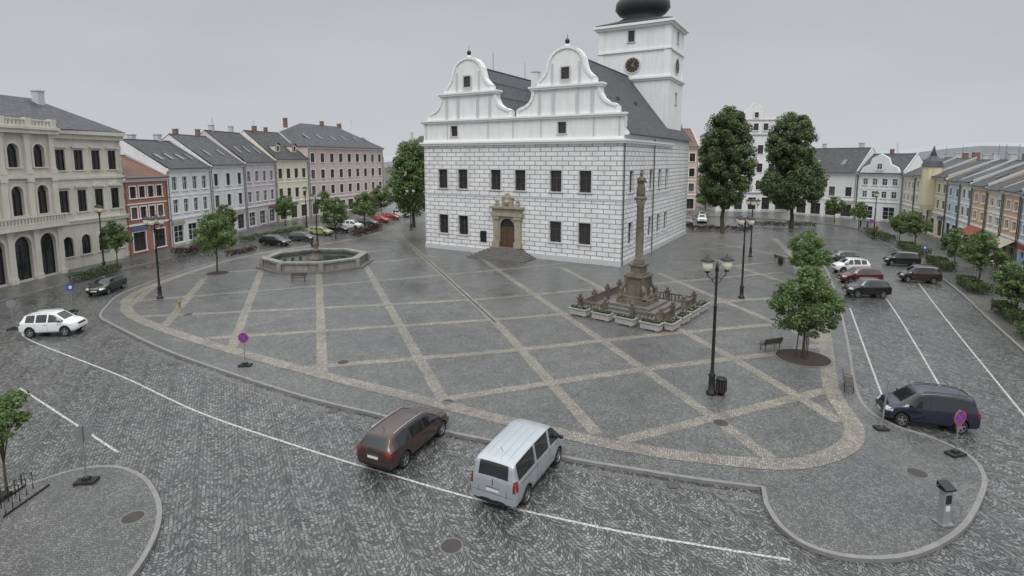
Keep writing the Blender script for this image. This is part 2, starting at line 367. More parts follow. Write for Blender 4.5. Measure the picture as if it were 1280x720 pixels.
# ---------------------------------------------------------------- buildings
def windowunit(o,fr,sc,w,zb,h,d,fm,gm,trim,arch=False,tw=.14,mull=True,sill=True,rev=.18):
    s0,s1=sc-w/2,sc+w/2; zt=zb+h
    G=o.p('window_glass' if gm is M_glassw else 'window_pane',gm); F=o.p('window_frames',fm); T=o.p('window_trim',trim)
    gd=d-rev+.02
    if not arch:
        G.poly([fr(s0,gd,zb),fr(s1,gd,zb),fr(s1,gd,zt),fr(s0,gd,zt)])
    else:
        r=w/2; n=10
        pts=[fr(s0,gd,zb),fr(s1,gd,zb)]+[fr(sc+r*math.cos(math.pi*k/n),gd,zt-r+r*math.sin(math.pi*k/n)) for k in range(n+1)]
        G.poly(pts)
    f=.07; a,b=gd+.003,gd+.06
    zf=zt-w/2 if arch else zt
    F.box(fr,s0,s0+f,a,b,zb,zf); F.box(fr,s1-f,s1,a,b,zb,zf); F.box(fr,s0+f,s1-f,a,b,zb,zb+f)
    if not arch: F.box(fr,s0+f,s1-f,a,b,zt-f,zt)
    if mull:
        F.box(fr,sc-.04,sc+.04,a,b-.01,zb+f,zf-f); 
        zz=zb+h*.64
        if zz<zf-.1: F.box(fr,s0+f,sc-.041,a,b-.012,zz-.03,zz+.03); F.box(fr,sc+.041,s1-f,a,b-.012,zz-.03,zz+.03)
        if w>1.4:
            for q in (zb+h*.33,): F.box(fr,s0+f,sc-.041,a,b-.02,q-.02,q+.02); F.box(fr,sc+.041,s1-f,a,b-.02,q-.02,q+.02)
    if tw>0:
        if not arch:
            T.box(fr,s0-tw,s0,d-.01,d+.05,zb,zt+tw); T.box(fr,s1,s1+tw,d-.01,d+.05,zb,zt+tw); T.box(fr,s0,s1,d-.01,d+.045,zt,zt+tw)
        else:
            T.box(fr,s0-tw,s0,d-.01,d+.05,zb,zf); T.box(fr,s1,s1+tw,d-.01,d+.05,zb,zf)
            r=w/2
            for k in range(10):
                a0,a1=math.pi*k/10,math.pi*(k+1)/10
                q=[(r,a0),(r+tw,a0),(r+tw,a1),(r,a1)]
                T.poly([fr(sc+x*math.cos(y),d+.05,zf+x*math.sin(y)) for x,y in q])
                q=[(r+tw,a0,d),(r+tw,a0,d+.05),(r+tw,a1,d+.05),(r+tw,a1,d)]
                T.poly([fr(sc+x*math.cos(y),dd,zf+x*math.sin(y)) for x,y,dd in reversed(q)])
    if sill: T.box(fr,s0-tw-.06,s1+tw+.06,d-.01,d+.14,zb-.12,zb-.002)
def facade(o,W,fr,S0,S1,z0,z1,rows,d=0.0,rev=.18):
    def q(a,b,c,e):
        if b-a>1e-4 and e-c>1e-4: W.poly([fr(a,d,c),fr(b,d,c),fr(b,d,e),fr(a,d,e)])
    z=z0
    for r in sorted(rows,key=lambda r:r['z']):
        zb,zt=r['z'],r['z']+r['h']; q(S0,S1,z,zb); s=S0; w=r['w']; ar=r.get('arch',False)
        for c in sorted(r['c']):
            a,b=c-w/2,c+w/2; q(s,a,zb,zt); s=b
            zf=zt-w/2 if ar else zt; e=d-rev
            W.poly([fr(a,d,zb),fr(a,e,zb),fr(a,e,zf),fr(a,d,zf)][::-1]); W.poly([fr(b,d,zb),fr(b,e,zb),fr(b,e,zf),fr(b,d,zf)])
            W.poly([fr(a,d,zb),fr(b,d,zb),fr(b,e,zb),fr(a,e,zb)][::-1])
            if ar:
                rr=w/2;n=10; arc=[(c+rr*math.cos(math.pi*k/n),zf+rr*math.sin(math.pi*k/n)) for k in range(n+1)]
                for k in range(n):
                    cx=b if k<n/2 else a
                    W.poly([fr(arc[k][0],d,arc[k][1]),fr(cx,d,zt),fr(arc[k+1][0],d,arc[k+1][1])])
                    W.poly([fr(arc[k][0],d,arc[k][1]),fr(arc[k+1][0],d,arc[k+1][1]),fr(arc[k+1][0],e,arc[k+1][1]),fr(arc[k][0],e,arc[k][1])])
            else: W.poly([fr(a,d,zt),fr(b,d,zt),fr(b,e,zt),fr(a,e,zt)])
            gm=r.get('gm') or (M_glassw if random.random()<.7 else M_glassb)
            windowunit(o,fr,c,w,zb,r['h'],d,r.get('fm',M_wframe),gm,r.get('trim',M_wtrim),ar,r.get('tw',.14),r.get('mull',True),r.get('sill',True),rev)
        q(s,S1,zb,zt); z=zt
    q(S0,S1,z,z1)
def chimney(o,fr,s,d,z0,z1,w=.7,m=None):
    b=o.p('chimneys',m or M_brick); b.box(fr,s-w/2,s+w/2,d-w/2,d+w/2,z0,z1)
    b=o.p('chimney_caps',M_gtrim); b.box(fr,s-w/2-.08,s+w/2+.08,d-w/2-.08,d+w/2+.08,z1,z1+.12)
def spread(L,n,m=1.4):
    if n==1: return [L/2]
    return [m+(L-2*m)*k/(n-1) for k in range(n)]
shopc=[mat('shop_board_%d'%i,c,.5) for i,c in enumerate(((.10,.16,.30),(.45,.40,.30),(.30,.06,.05),(.08,.20,.12),(.5,.5,.5)))]
def townhouse(name,A,B,eave,ridge,depth,wall,n,floors=3,roof=None,trim=None,shop=True,fm=None,roofkind='gable',skyl=0,dorm=0,chim=2,gm=None,ww=1.1,cor=.35):
    fr=frame(A,B);L=fr.L;o=Obj(name,(A[0],A[1],0)); roof=roof or M_slate2; trim=trim or M_wtrim; fm=fm or M_wframe
    W=o.p('walls',wall); gh=3.9 if floors>1 else 3
    fh=(eave-.8-gh)/(floors-1) if floors>1 else 0
    rows=[];c=spread(L,n)
    if shop:
        k=max(2,int(L/3.0)); cs=spread(L,k,L/k/2+.1); rows.append(dict(z=.55,h=2.4,w=min(2.0,L/k-.7),c=cs,fm=M_brown if random.random()<.4 else fm,trim=trim,tw=.12,gm=M_glassw))
        if random.random()<.75:
            sb=o.p('shop_fascia',random.choice(shopc)); i=random.randrange(len(cs)); sb.box(fr,cs[i]-1.2,cs[i]+1.2,.055,.14,3.12,3.6)
    else: rows.append(dict(z=1.2,h=1.7,w=ww,c=c,fm=fm,trim=trim))
    for i in range(1,floors): rows.append(dict(z=gh+fh*(i-1)+.75,h=min(1.9,fh-1.15),w=ww,c=c,fm=fm,trim=trim,gm=gm))
    facade(o,W,fr,0,L,ZP,eave,rows)
    W.poly([fr(0,-depth,0),fr(0,0,0),fr(0,0,eave),fr(0,-depth,eave)])
    W.poly([fr(L,0,0),fr(L,-depth,0),fr(L,-depth,eave),fr(L,0,eave)]); W.poly([fr(L,-depth,0),fr(0,-depth,0),fr(0,-depth,eave),fr(L,-depth,eave)])
    T=o.p('cornices',trim)
    T.box(fr,-.02,L+.02,-.01,cor,eave-.42,eave-.12); T.box(fr,0,L,-.01,cor*.5,eave-.62,eave-.42)
    T.box(fr,0,L,-.01,.12,gh-.12,gh+.1)
    if floors>2: T.box(fr,.01,L-.01,-.01,.07,gh+fh-.05,gh+fh+.08)
    for s in (.12,L-.12): o.p('downpipes',M_metal).tube([fr(s,.16,.1),fr(s,.16,eave-.2)],.05,6)
    Rf=o.p('roof',roof); e=eave-.1; ov=cor+.15; dh=depth/2; sl=(ridge-eave)/dh
    if roofkind=='gable':
        Rf.poly([fr(-.03,ov,e),fr(L+.03,ov,e),fr(L+.03,-dh,ridge),fr(-.03,-dh,ridge)]); Rf.poly([fr(L+.03,-depth-.3,e),fr(-.03,-depth-.3,e),fr(-.03,-dh,ridge),fr(L+.03,-dh,ridge)])
        Rf.poly([fr(-.03,ov,e-.1),fr(L+.03,ov,e-.1),fr(L+.03,ov,e),fr(-.03,ov,e)])
        W.poly([fr(0,-depth,eave),fr(0,0,eave),fr(0,-dh,ridge-.1)]); W.poly([fr(L,0,eave),fr(L,-depth,eave),fr(L,-dh,ridge-.1)])
        Fw=o.p('party_wall_caps',M_gtrim)
        Fw.poly([fr(L-.15,ov-.4,e+.3),fr(L+.04,ov-.4,e+.3),fr(L+.04,-dh,ridge+.3),fr(L-.15,-dh,ridge+.3)]); Fw.poly([fr(L-.15,ov-.4,e),fr(L-.15,ov-.4,e+.3),fr(L-.15,-dh,ridge+.3),fr(L-.15,-dh,ridge)]); Fw.poly([fr(L+.04,ov-.4,e),fr(L+.04,ov-.4,e+.3),fr(L+.04,-dh,ridge+.3),fr(L+.04,-dh,ridge)]); Fw.poly([fr(L-.15,ov-.4,e),fr(L+.04,ov-.4,e),fr(L+.04,ov-.4,e+.3),fr(L-.15,ov-.4,e+.3)])
        o.p('ridge_caps',M_metal).tube([fr(0,-dh,ridge+.02),fr(L-.2,-dh,ridge+.02)],.09,6)
    else:
        hp=min(dh,L/2-.5)
        a,b,c_,d_=fr(-.3,ov,e),fr(L+.3,ov,e),fr(L+.3,-depth-.3,e),fr(-.3,-depth-.3,e); r0,r1=fr(hp,-dh,ridge),fr(L-hp,-dh,ridge)
        Rf.poly([a,b,r1,r0]);Rf.poly([b,c_,r1]);Rf.poly([c_,d_,r0,r1]);Rf.poly([d_,a,r0]); Rf.poly([d_,c_,b,a])
    o.p('gutter',M_metal).tube([fr(0,ov+.06,e-.04),fr(L,ov+.06,e-.04)],.08,6)
    def onroof(s,t,up=.0):
        dd=ov-(ov+dh)*t; return fr(s,dd,e+(ridge-e)*t+up)
    for k in range(skyl):
        s=L*(k+.7)/(skyl+.4); t0,t1=(.28,.48) if k%2==0 else (.3,.5)
        S=o.p('skylights',M_glassb); F=o.p('skylight_frames',M_metal)
        S.poly([onroof(s-.4,t0,.10),onroof(s+.4,t0,.10),onroof(s+.4,t1,.10),onroof(s-.4,t1,.10)])
        for a,b in ((s-.48,s-.4),(s+.4,s+.48)):
            F.poly([onroof(a,t0,.13),onroof(b,t0,.13),onroof(b,t1,.13),onroof(a,t1,.13)]); 
            F.poly([onroof(a,t0,0),onroof(a,t0,.13),onroof(a,t1,.13),onroof(a,t1,0)]);F.poly([onroof(b,t0,0),onroof(b,t0,.13),onroof(b,t1,.13),onroof(b,t1,0)])
        F.poly([onroof(s-.48,t0-.02,0),onroof(s+.48,t0-.02,0),onroof(s+.48,t0,.13),onroof(s-.48,t0,.13)])
    for k in range(dorm):
        s=L*(k+.5)/dorm; t=.25; dd=ov-(ov+dh)*t; z=e+(ridge-e)*t
        Dm=o.p('dormers',wall); Dm.box(fr,s-.7,s+.7,dd-2.2,dd,z-.1,z+1.3)
        windowunit(o,fr,s,.8,z+.25,.9,dd+.19,fm,M_glassw,trim,tw=.08,sill=False)
        Rf.poly([fr(s-.9,dd+.3,z+1.25),fr(s,dd+.3,z+1.85),fr(s,dd-3,z+1.85),fr(s-.9,dd-3,z+1.25)]); Rf.poly([fr(s,dd+.3,z+1.85),fr(s+.9,dd+.3,z+1.25),fr(s+.9,dd-3,z+1.25),fr(s,dd-3,z+1.85)])
        Dm.poly([fr(s-.7,dd,z+1.3),fr(s+.7,dd,z+1.3),fr(s,dd,z+1.78)])
    for k in range(chim):
        s=L*(k+.35+.3*random.random())/max(1,chim); chimney(o,fr,s,-dh-.4+random.random()*.8-.3,ridge-1.2,ridge+.6+random.random()*.5,.55+.3*random.random(),M_brick if random.random()<.35 else M_gtrim)
    if random.random()<.7:
        s=L*random.random(); a=o.p('antenna',M_greyp); a.tube([fr(s,-dh,ridge-.2),fr(s,-dh,ridge+2.2)],.03,5)
        for q in range(4): a.tube([fr(s-.4+.05*q,-dh,ridge+1.3+.22*q),fr(s+.4-.05*q,-dh,ridge+1.3+.22*q)],.015,4)
    return o,fr
def pl(n,c,**k): return mat('plaster_'+n,c,.8,.08,.6,streak=.18,**k)

# --- far-left grand house (projecting loggia wing + plain wing)
cream=pl('cream_grey',(.57,.54,.47)); cream2=pl('cream_light',(.66,.635,.56))
fr=frame((-49.3,34),(-48.4,57.2)); L=fr.L
o=Obj('ornate_palace',(-49.3,34,0)); W=o.p('walls',cream)
cs=[L-1.9-2.75*k for k in range(8)]
facade(o,W,fr,0,L,ZP,15.2,[dict(z=.3,h=4.3,w=1.75,c=cs,arch=True,fm=M_black,trim=cream2,tw=.3,sill=False,gm=M_glassw),
  dict(z=6.6,h=2.9,w=1.25,c=cs,arch=True,fm=M_wframe,trim=cream2,tw=.22,gm=M_glassw),dict(z=11.3,h=2.3,w=1.2,c=cs,arch=True,fm=M_wframe,trim=cream2,tw=.2,gm=M_glassw)],d=.8,rev=.35)
W.poly([fr(L,.8,0),fr(L,-12,0),fr(L,-12,15.2),fr(L,.8,15.2)]); W.poly([fr(0,-12,0),fr(0,.8,0),fr(0,.8,15.2),fr(0,-12,15.2)])
T=o.p('cornices',cream2)
for z0,z1,d in ((5.2,5.7,1.5),(10.2,10.6,1.05),(14.6,15.0,1.35),(15.0,15.25,1.55)): T.box(fr,-.1,L+.1,.79,d,z0,z1)
for k in range(9):
    s=L-.52-2.75*k
    if s<.3: continue
    P=o.p('pilasters',cream2)
    for z0,z1 in ((.12,5.2),(5.7,10.2),(10.6,14.6)):
        P.box(fr,s-.28,s+.28,.79,1.0,z0,z1); P.box(fr,s-.36,s+.36,.79,1.08,z1-.35,z1-.002); P.box(fr,s-.36,s+.36,.79,1.08,z0+.002,z0+.5)
    T.box(fr,s-.3,s+.3,.9,1.4,15.25,16.1)
def balus(o,part,m,fr,s0,s1,d,z0,z1,step=.35):
    b=o.p(part,m); b.box(fr,s0,s1,d-.12,d+.12,z1-.14,z1); b.box(fr,s0,s1,d-.12,d+.12,z0,z0+.1); s=s0+step/2
    while s<s1: b.box(fr,s-.07,s+.07,d-.07,d+.07,z0+.1,z1-.14); s+=step
balus(o,'roof_balustrade',cream2,fr,0,L,1.2,15.26,16.0,.4); balus(o,'balcony_balustrade',cream2,fr,L-15,L,1.4,5.7,6.5,.35)
fr2=frame((-48.4,57.2),(-47.4,66.4)); L2=fr2.L
c2=spread(L2,4,1.3)
W2=o.p('side_walls',cream2)
facade(o,W2,fr2,0,L2,ZP,15.2,[dict(z=1.5,h=2.2,w=1.2,c=c2,arch=True,trim=cream,tw=.2,gm=M_glassw),dict(z=6.3,h=2.4,w=1.15,c=c2,trim=cream,tw=.22,gm=M_glassw),dict(z=10.9,h=2.2,w=1.15,c=c2,trim=cream,tw=.2,gm=M_glassw)])
W2.poly([fr2(L2,0,0),fr2(L2,-13,0),fr2(L2,-13,15.2),fr2(L2,0,15.2)])
for z0,z1,d in ((5.0,5.3,.22),(5.3,5.45,.32),(9.9,10.15,.2),(14.3,14.8,.4),(14.8,15.2,.75)): T.box(fr2,.02,L2+.2,-.01,d,z0,z1)
for c in c2:
    for z in (8.98,13.32):
        T.box(fr2,c-.85,c+.85,-.01,.3,z,z+.16)
    T.poly([fr2(c-.8,.25,9.15),fr2(c+.8,.25,9.15),fr2(c,.25,9.55)]); T.poly([fr2(c-.8,.25,9.15),fr2(c,.25,9.55),fr2(c,0,9.55),fr2(c-.8,0,9.15)]); T.poly([fr2(c,.25,9.55),fr2(c+.8,.25,9.15),fr2(c+.8,0,9.15),fr2(c,0,9.55)])
Q=o.p('quoins',cream)
for s in (.35,L2-.35):
    for k in range(22): Q.box(fr2,s-(.3 if k%2 else .4),s+(.3 if k%2 else .4),-.01,.06,.3+k*.64,.3+k*.64+.56)
Rf=o.p('roof',M_slate)
a,b,c_,d_=fr(-.3,.2,15.3),fr2(L2+.5,.6,15.25),fr2(L2+.5,-13,15.25),fr(-.3,-13,15.3)
r0,r1=fr(8,-6.3,18.9),fr2(L2-4.5,-6.3,18.9)
Rf.poly([a,b,r1,r0]);Rf.poly([b,c_,r1]);Rf.poly([c_,d_,r0,r1]);Rf.poly([d_,a,r0])
for s,d in ((L-3,-5),(L-8,-6),(L-14,-5)): chimney(o,fr,s,d,16.8,19.5,.9,M_gtrim)
chimney(o,fr2,4.5,-5.2,17,19.6,.8,M_gtrim)
for s in (L-5.5,L-11): o.p('roof_lanterns',M_slate).box(fr,s-.7,s+.7,-3.2,-1.2,15.6,17.5)
o.done()

terr=pl('terracotta',(.40,.19,.14)); o,_=townhouse('terracotta_house',(-47.4,66.4),(-46.7,73.6),9.9,12.6,11,terr,4,2+1,M_redroof,shop=True,skyl=0,chim=1,ww=.95); o.done()
o,_=townhouse('white_house',(-46.7,73.8),(-45.9,82.9),11,14.8,12,pl('white',(.80,.81,.82)),4,3,M_slate2,skyl=4,chim=2,shop=True,ww=1.0); o.done()
o,_=townhouse('pale_house',(-45.9,83.1),(-45.5,92.6),11.4,15.9,12,pl('pale',(.76,.76,.79)),3,3,M_slate,skyl=2,chim=2,ww=1.1); o.done()
o,_=townhouse('lilac_house',(-45.5,92.8),(-44.8,103.3),11.8,17.0,13,pl('lilac',(.64,.58,.61)),4,3,M_slate2,skyl=3,chim=2,ww=1.2); o.done()
o,_=townhouse('cream_house',(-44.8,103.5),(-42.4,113.5),12.3,17.6,13,pl('yellow_cream',(.80,.76,.60)),4,3,M_slate2,dorm=2,chim=2,ww=1.2); o.done()
o,_=townhouse('pink_corner_house',(-42.3,113.7),(-33.4,141.2),15.0,20.2,16,pl('pink_grey',(.64,.53,.50)),9,4,M_slate,shop=True,roofkind='hip',skyl=6,chim=3,ww=1.3,cor=.5); o.done()
o,_=townhouse('grey_roofed_house',(-34,166),(-20,168),13,19.5,12,pl('ochre',(.62,.56,.40)),5,3,M_slate,roofkind='hip',chim=2); o.done()
o,_=townhouse('far_house',(-20,176),(0,178),12,18,12,pl('beige',(.6,.56,.48)),6,3,M_slate2,chim=2); o.done()
o,_=townhouse('pink_house',(31,128),(43.5,128),15.2,19.5,12,pl('salmon',(.68,.49,.42)),4,4,M_redroof,chim=2,ww=1.3); o.done()
# white gabled house
fr=frame((47.5,126.5),(64,126)); L=fr.L; ww_=pl('white2',(.80,.81,.80))
o=Obj('gabled_white_house',(47.5,126.5,0)); W=o.p('walls',ww_); cc=spread(L,6,1.6)
green=mat('frame_dark',(.06,.07,.06),.5)
facade(o,W,fr,0,L,ZP,18,[dict(z=.6,h=2.8,w=1.8,c=spread(L,5,2),gm=M_glassw,fm=M_brown),dict(z=5.2,h=2,w=1.3,c=cc,gm=M_glassw,fm=green),dict(z=9.2,h=2,w=1.3,c=cc,gm=M_glassw,fm=green),dict(z=13.4,h=2,w=1.3,c=cc,gm=M_glassw,fm=green)])
prof=[(8.1,18),(7.6,19.0),(6.2,19.6),(5.2,20.6),(4.8,21.6),(3.4,22.0),(2.7,22.9),(1.6,23.5),(1.2,24.3),(.5,24.8),(0,24.9)]
pr=[(L/2+x,z) for x,z in prof]+[(L/2-x,z) for x,z in reversed(prof[:-1])]
W.poly([fr(s,.0,z) for s,z in pr]); W.poly([fr(s,-.5,z) for s,z in reversed(pr)])
for i in range(len(pr)-1): W.poly([fr(pr[i][0],0,pr[i][1]),fr(pr[i][0],-.5,pr[i][1]),fr(pr[i+1][0],-.5,pr[i+1][1]),fr(pr[i+1][0],0,pr[i+1][1])])
for s in (L/2-2.2,L/2,L/2+2.2): windowunit(o,fr,s,1.1,18.7,1.6,.2,green,M_glassw,M_wtrim,rev=.18)
windowunit(o,fr,L/2,.9,21.6,1.2,.2,green,M_glassw,M_wtrim,rev=.18)
T=o.p('cornices',M_gtrim)
for z in (4.4,17.7,): T.box(fr,0,L,-.01,.25,z,z+.3)
T.box(fr,L/2-5.2,L/2+5.2,-.01,.2,21.0,21.25)
W.poly([fr(0,-14,0),fr(0,0,0),fr(0,0,18),fr(0,-14,18)]); W.poly([fr(L,0,0),fr(L,-14,0),fr(L,-14,18),fr(L,0,18)])
Rf=o.p('roof',M_slate2); Rf.poly([fr(-.3,-.5,17.9),fr(L/2,-.5,23.4),fr(L/2,-14,23.4),fr(-.3,-14,17.9)]); Rf.poly([fr(L/2,-.5,23.4),fr(L+.3,-.5,17.9),fr(L+.3,-14,17.9),fr(L/2,-14,23.4)])
o.done()
# right side
o,_=townhouse('white_house',(62,119.5),(69.2,109.5),9.6,14.5,13,pl('white3',(.78,.79,.78)),4,2,M_slate2,dorm=0,chim=2,skyl=2,ww=1.2); o.done()
o,fr=townhouse('gabled_white_house',(69.3,109.3),(73.6,102.6),9.6,13.2,11,pl('white4',(.80,.81,.82)),4,2+1,M_slate2,chim=1,ww=.9)
W=o.parts['walls'][0]; L=fr.L
pts=[(L/2+x,z) for x,z in ((3.6,9.4),(3.0,10.6),(1.8,11.2),(1.4,12.4),(0,13.2),(-1.4,12.4),(-1.8,11.2),(-3.0,10.6),(-3.6,9.4))]
W.poly([fr(s,.42,z) for s,z in pts]); W.poly([fr(s,-.2,z) for s,z in reversed(pts)])
for i in range(len(pts)-1): W.poly([fr(pts[i][0],.42,pts[i][1]),fr(pts[i][0],-.2,pts[i][1]),fr(pts[i+1][0],-.2,pts[i+1][1]),fr(pts[i+1][0],.42,pts[i+1][1])])
windowunit(o,fr,L/2,.9,10.2,1.1,.62,M_wframe,M_glassw,M_gtrim); o.done()
rowR=[('beige_house',(73.6,102.4),(70.5,95.2),9.3,12.8,(.70,.67,.58),3,M_slate2),('cream_house',(70.4,95),(67.2,87.4),9.6,12.6,(.76,.70,.52),3,M_slate),
 ('yellow_house',(67.1,87.2),(63.9,79.8),9.6,12.4,(.74,.67,.46),3,M_slate2),('blue_house',(63.8,79.6),(61.2,74.2),9.2,12.4,(.55,.68,.74),2,M_slate2),
 ('white_house',(61.1,74.0),(58.8,69.4),9.3,12.3,(.80,.80,.78),2,M_slate),('orange_house',(58.7,69.2),(56.4,64.4),9.0,12.3,(.74,.52,.34),2,M_slate2),
 ('cream_house',(56.3,64.2),(54,59.6),8.8,12.0,(.78,.74,.60),2,M_slate2),('orange_house',(53.9,59.4),(51.6,54.9),8.9,12.2,(.70,.47,.32),2,M_slate2),
 ('blue_house',(51.5,54.7),(48.7,49.7),8.8,12.0,(.45,.62,.75),3,M_slate),('pale_house',(48.6,49.5),(45.2,43.2),9.2,12.6,(.74,.74,.74),3,M_slate2),
 ('yellow_house',(45.1,43),(41,35.4),9.0,12.5,(.72,.66,.48),4,M_slate),('white_house',(40.9,35.2),(36,26),9.2,12.4,(.8,.8,.8),4,M_slate2)]
for i,(n,A,B,e,r,c,k,rf) in enumerate(rowR):
    o,fr=townhouse(n,A,B,e,r-.4,11,pl('row%d'%i,c),k,3,rf,chim=2,skyl=1 if i%2 else 0,ww=1.05)
    if n=='yellow_house' and i==2:
        t=o.p('turret',pl('row%d'%i,c)); p=fr(.9,.3,0); t.lathe([(1.1,4.2),(1.3,5),(1.3,11.0)],10,p); o.p('turret_roof',M_slate).lathe([(1.5,11.0),(1.2,11.8),(.5,12.6),(.3,13.2),(.05,14.2)],10,p)
    if i in (5,7,9):
        aw=o.p('awning',mat('awning%d'%i,((.35,.10,.07),(.55,.50,.40),(.1,.2,.35))[(i-5)//2],.8)); aw.poly([fr(.3,1.6,2.7),fr(fr.L-.3,1.6,2.7),fr(fr.L-.3,.15,3.7),fr(.3,.15,3.7)])
    o.done()
# backdrop houses & hills
for i,(x,y,w,h) in enumerate(((-90,120,22,14),(-85,150,24,16),(-60,190,26,17),(90,140,20,11.5),(100,120,22,12),(100,90,18,11.5),(94,70,16,11.5),(10,200,30,15),(50,190,26,14))):
    o,_=townhouse('distant_house',(x-w/2,y),(x+w/2,y+1),h-5,h,12,pl('d%d'%(i%3),((.6,.55,.47),(.66,.66,.64),(.56,.47,.43))[i%3]),6,3,(M_slate,M_slate2,M_redroof)[i%3],chim=2); o.done()
g=MB(); n=80
for k in range(n):
    def hp(k):
        a=math.pi*k/n; r=900; return (r*math.cos(a),r*math.sin(a),16+9*math.sin(k*.35)+5*math.sin(k*.9+1))
    p,q=hp(k),hp(k+1); g.poly([(q[0],q[1],-2),(p[0],p[1],-2),p,q]); 
    g.poly([p,(p[0]*1.3,p[1]*1.3,p[2]+10),(q[0]*1.3,q[1]*1.3,q[2]+10),q])
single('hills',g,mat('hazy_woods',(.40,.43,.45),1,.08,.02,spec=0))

# ---------------------------------------------------------------- town hall
HL,HR=(-11.8,73.8),(12.1,59.9); fr=frame(HL,HR); L=fr.L
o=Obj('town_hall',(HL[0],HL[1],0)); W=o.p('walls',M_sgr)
c=[3.1,6.3,11.3,14.8,19.6,23.3]
wr=dict(fm=M_brown,gm=M_glassw,trim=M_gtrim,tw=.16)
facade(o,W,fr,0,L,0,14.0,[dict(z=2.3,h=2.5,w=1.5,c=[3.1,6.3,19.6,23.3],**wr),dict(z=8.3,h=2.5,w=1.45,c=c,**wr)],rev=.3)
A2=o.p('attic_walls',M_wwall)
facade(o,A2,fr,0,L,14.0,17.1,[dict(z=15.05,h=1.3,w=1.05,c=[5.0,20.3],fm=M_brown,gm=M_glassw,trim=M_gtrim,tw=.1)],rev=.3)
T=o.p('cornices',M_wtrim)
T.box(fr,-.3,L+.3,-.3,.28,13.85,14.1); T.box(fr,-.45,L+.45,-.3,.45,14.1,14.32); T.box(fr,-.05,L+.05,-.1,.06,14.32,14.6)
T.box(fr,-.25,L+.25,-.3,.25,16.75,16.95); T.box(fr,-.4,L+.4,-.3,.4,16.95,17.15)
Gt=o.p('sill_band',M_gtrim); Gt.box(fr,-.03,L+.03,-.05,.05,7.4,7.55); Gt.box(fr,-.06,L+.06,-.06,.10,0,.75)
for s in (.4,3.9,10.2,13.8,17.6,24.2,27.2): Gt.box(fr,s-.09,s+.09,-.01,.05,14.62,16.74)
prof=[(6.3,17.15),(6.25,17.9),(5.75,18.15),(5.2,18.3),(4.6,18.75),(4.25,19.4),(4.15,20.1)]
up=[(3.55,20.5),(3.5,21.1),(3.05,21.45),(2.55,22.0),(2.35,22.7),(2.2,23.3),(1.8,23.95),(1.25,24.4),(.6,24.65),(0,24.72)]
for gc in (7.2,20.7):
    G=o.p('gables',M_wwall); E=o.p('gable_edges',M_wtrim)
    for pf,d0,z in ((prof,.0,0),(up,-.02,0)):
        pr=[(gc+x,q) for x,q in pf]+[(gc-x,q) for x,q in reversed(pf) if x>0]
        G.poly([fr(s,d0,q) for s,q in pr]); G.poly([fr(s,d0-.7,q) for s,q in reversed(pr)])
        for i in range(len(pr)-1):
            G.poly([fr(pr[i][0],d0,pr[i][1]),fr(pr[i][0],d0-.7,pr[i][1]),fr(pr[i+1][0],d0-.7,pr[i+1][1]),fr(pr[i+1][0],d0,pr[i+1][1])])
            a,b=Vector(pr[i]),Vector(pr[i+1]); cen=Vector((gc,sum(q for _,q in pf)/len(pf)-1))
            if (b-a).length>3: continue
            t=(b-a).normalized(); nn=Vector((t.y,-t.x)); 
            if nn.dot(a-cen)<0: nn=-nn
            P=[a-nn*.22,b-nn*.22,b+nn*.10,a+nn*.10]
            E.poly([fr(q.x,d0+.14,q.y) for q in P]); E.poly([fr(P[3].x,d0+.14,P[3].y),fr(P[2].x,d0+.14,P[2].y),fr(P[2].x,d0-.84,P[2].y),fr(P[3].x,d0-.84,P[3].y)])
            E.poly([fr(P[0].x,d0+.14,P[0].y),fr(P[1].x,d0+.14,P[1].y),fr(P[1].x,d0,P[1].y),fr(P[0].x,d0,P[0].y)])
    T.box(fr,gc-4.5,gc+4.5,-.8,.3,20.1,20.3); T.box(fr,gc-4.65,gc+4.65,-.85,.42,20.3,20.5)
    for s in (-3.3,-1.5,1.5,3.3): Gt.box(fr,gc+s-.2,gc+s+.2,-.01,.1,17.16,20.09)
    for s in (-1.7,1.7): Gt.box(fr,gc+s-.14,gc+s+.14,-.03,.07,20.51,23.0)
    windowunit(o,fr,gc,1.05,21.1,1.35,.17,M_brown,M_glassw,M_gtrim,rev=.18,tw=.12)
    E.lathe([(.35,24.7),(.35,24.95),(.12,25.05)],10,fr(gc,-.35,0)); o.p('finials',M_black,True).lathe([(.06,25.0),(.22,25.15),(.28,25.35),(.22,25.55),(.04,25.7),(.02,26.2)],12,fr(gc,-.35,0))
HD=32.0; far=fr(L,-HD,0); fs=frame(HR,(far[0],far[1]))
sc=[3.2,7.2,11.2,15.2,18.8]
facade(o,W,fs,0,20.9,0,14.0,[dict(z=2.3,h=2.5,w=1.45,c=sc,**wr),dict(z=8.3,h=2.5,w=1.4,c=sc,**wr)],rev=.3)
W.poly([fs(20.9,0,0),fs(HD,0,0),fs(HD,0,14),fs(20.9,0,14)]); 
A2.poly([fs(0,0,14),fs(HD,0,14),fs(HD,0,15.1),fs(0,0,15.1)])
T.box(fs,.31,20.9,-.1,.30,13.85,14.1); T.box(fs,.46,20.9,-.1,.46,14.1,14.3); T.box(fs,.3,20.9,-.1,.5,14.75,15.0)
Gt.box(fs,.11,HD,-.02,.09,0,.75); Gt.box(fs,.06,20.9,-.02,.05,7.4,7.55)
W.poly([fr(0,-HD,0),fr(0,0,0),fr(0,0,15),fr(0,-HD,15)]); W.poly([fr(L,-HD,0),fr(0,-HD,0),fr(0,-HD,15),fr(L,-HD,15)])
A2.box(fr,L-.5,L-.003,-1.2,-.003,14.3,16.75); A2.box(fr,.003,.5,-1.2,-.003,14.3,16.75)
A2.poly([fr(0,-.3,14),fr(0,-.3,17.1),fr(L,-.3,17.1),fr(L,-.3,14)])
Rf=o.p('roof',M_slate)
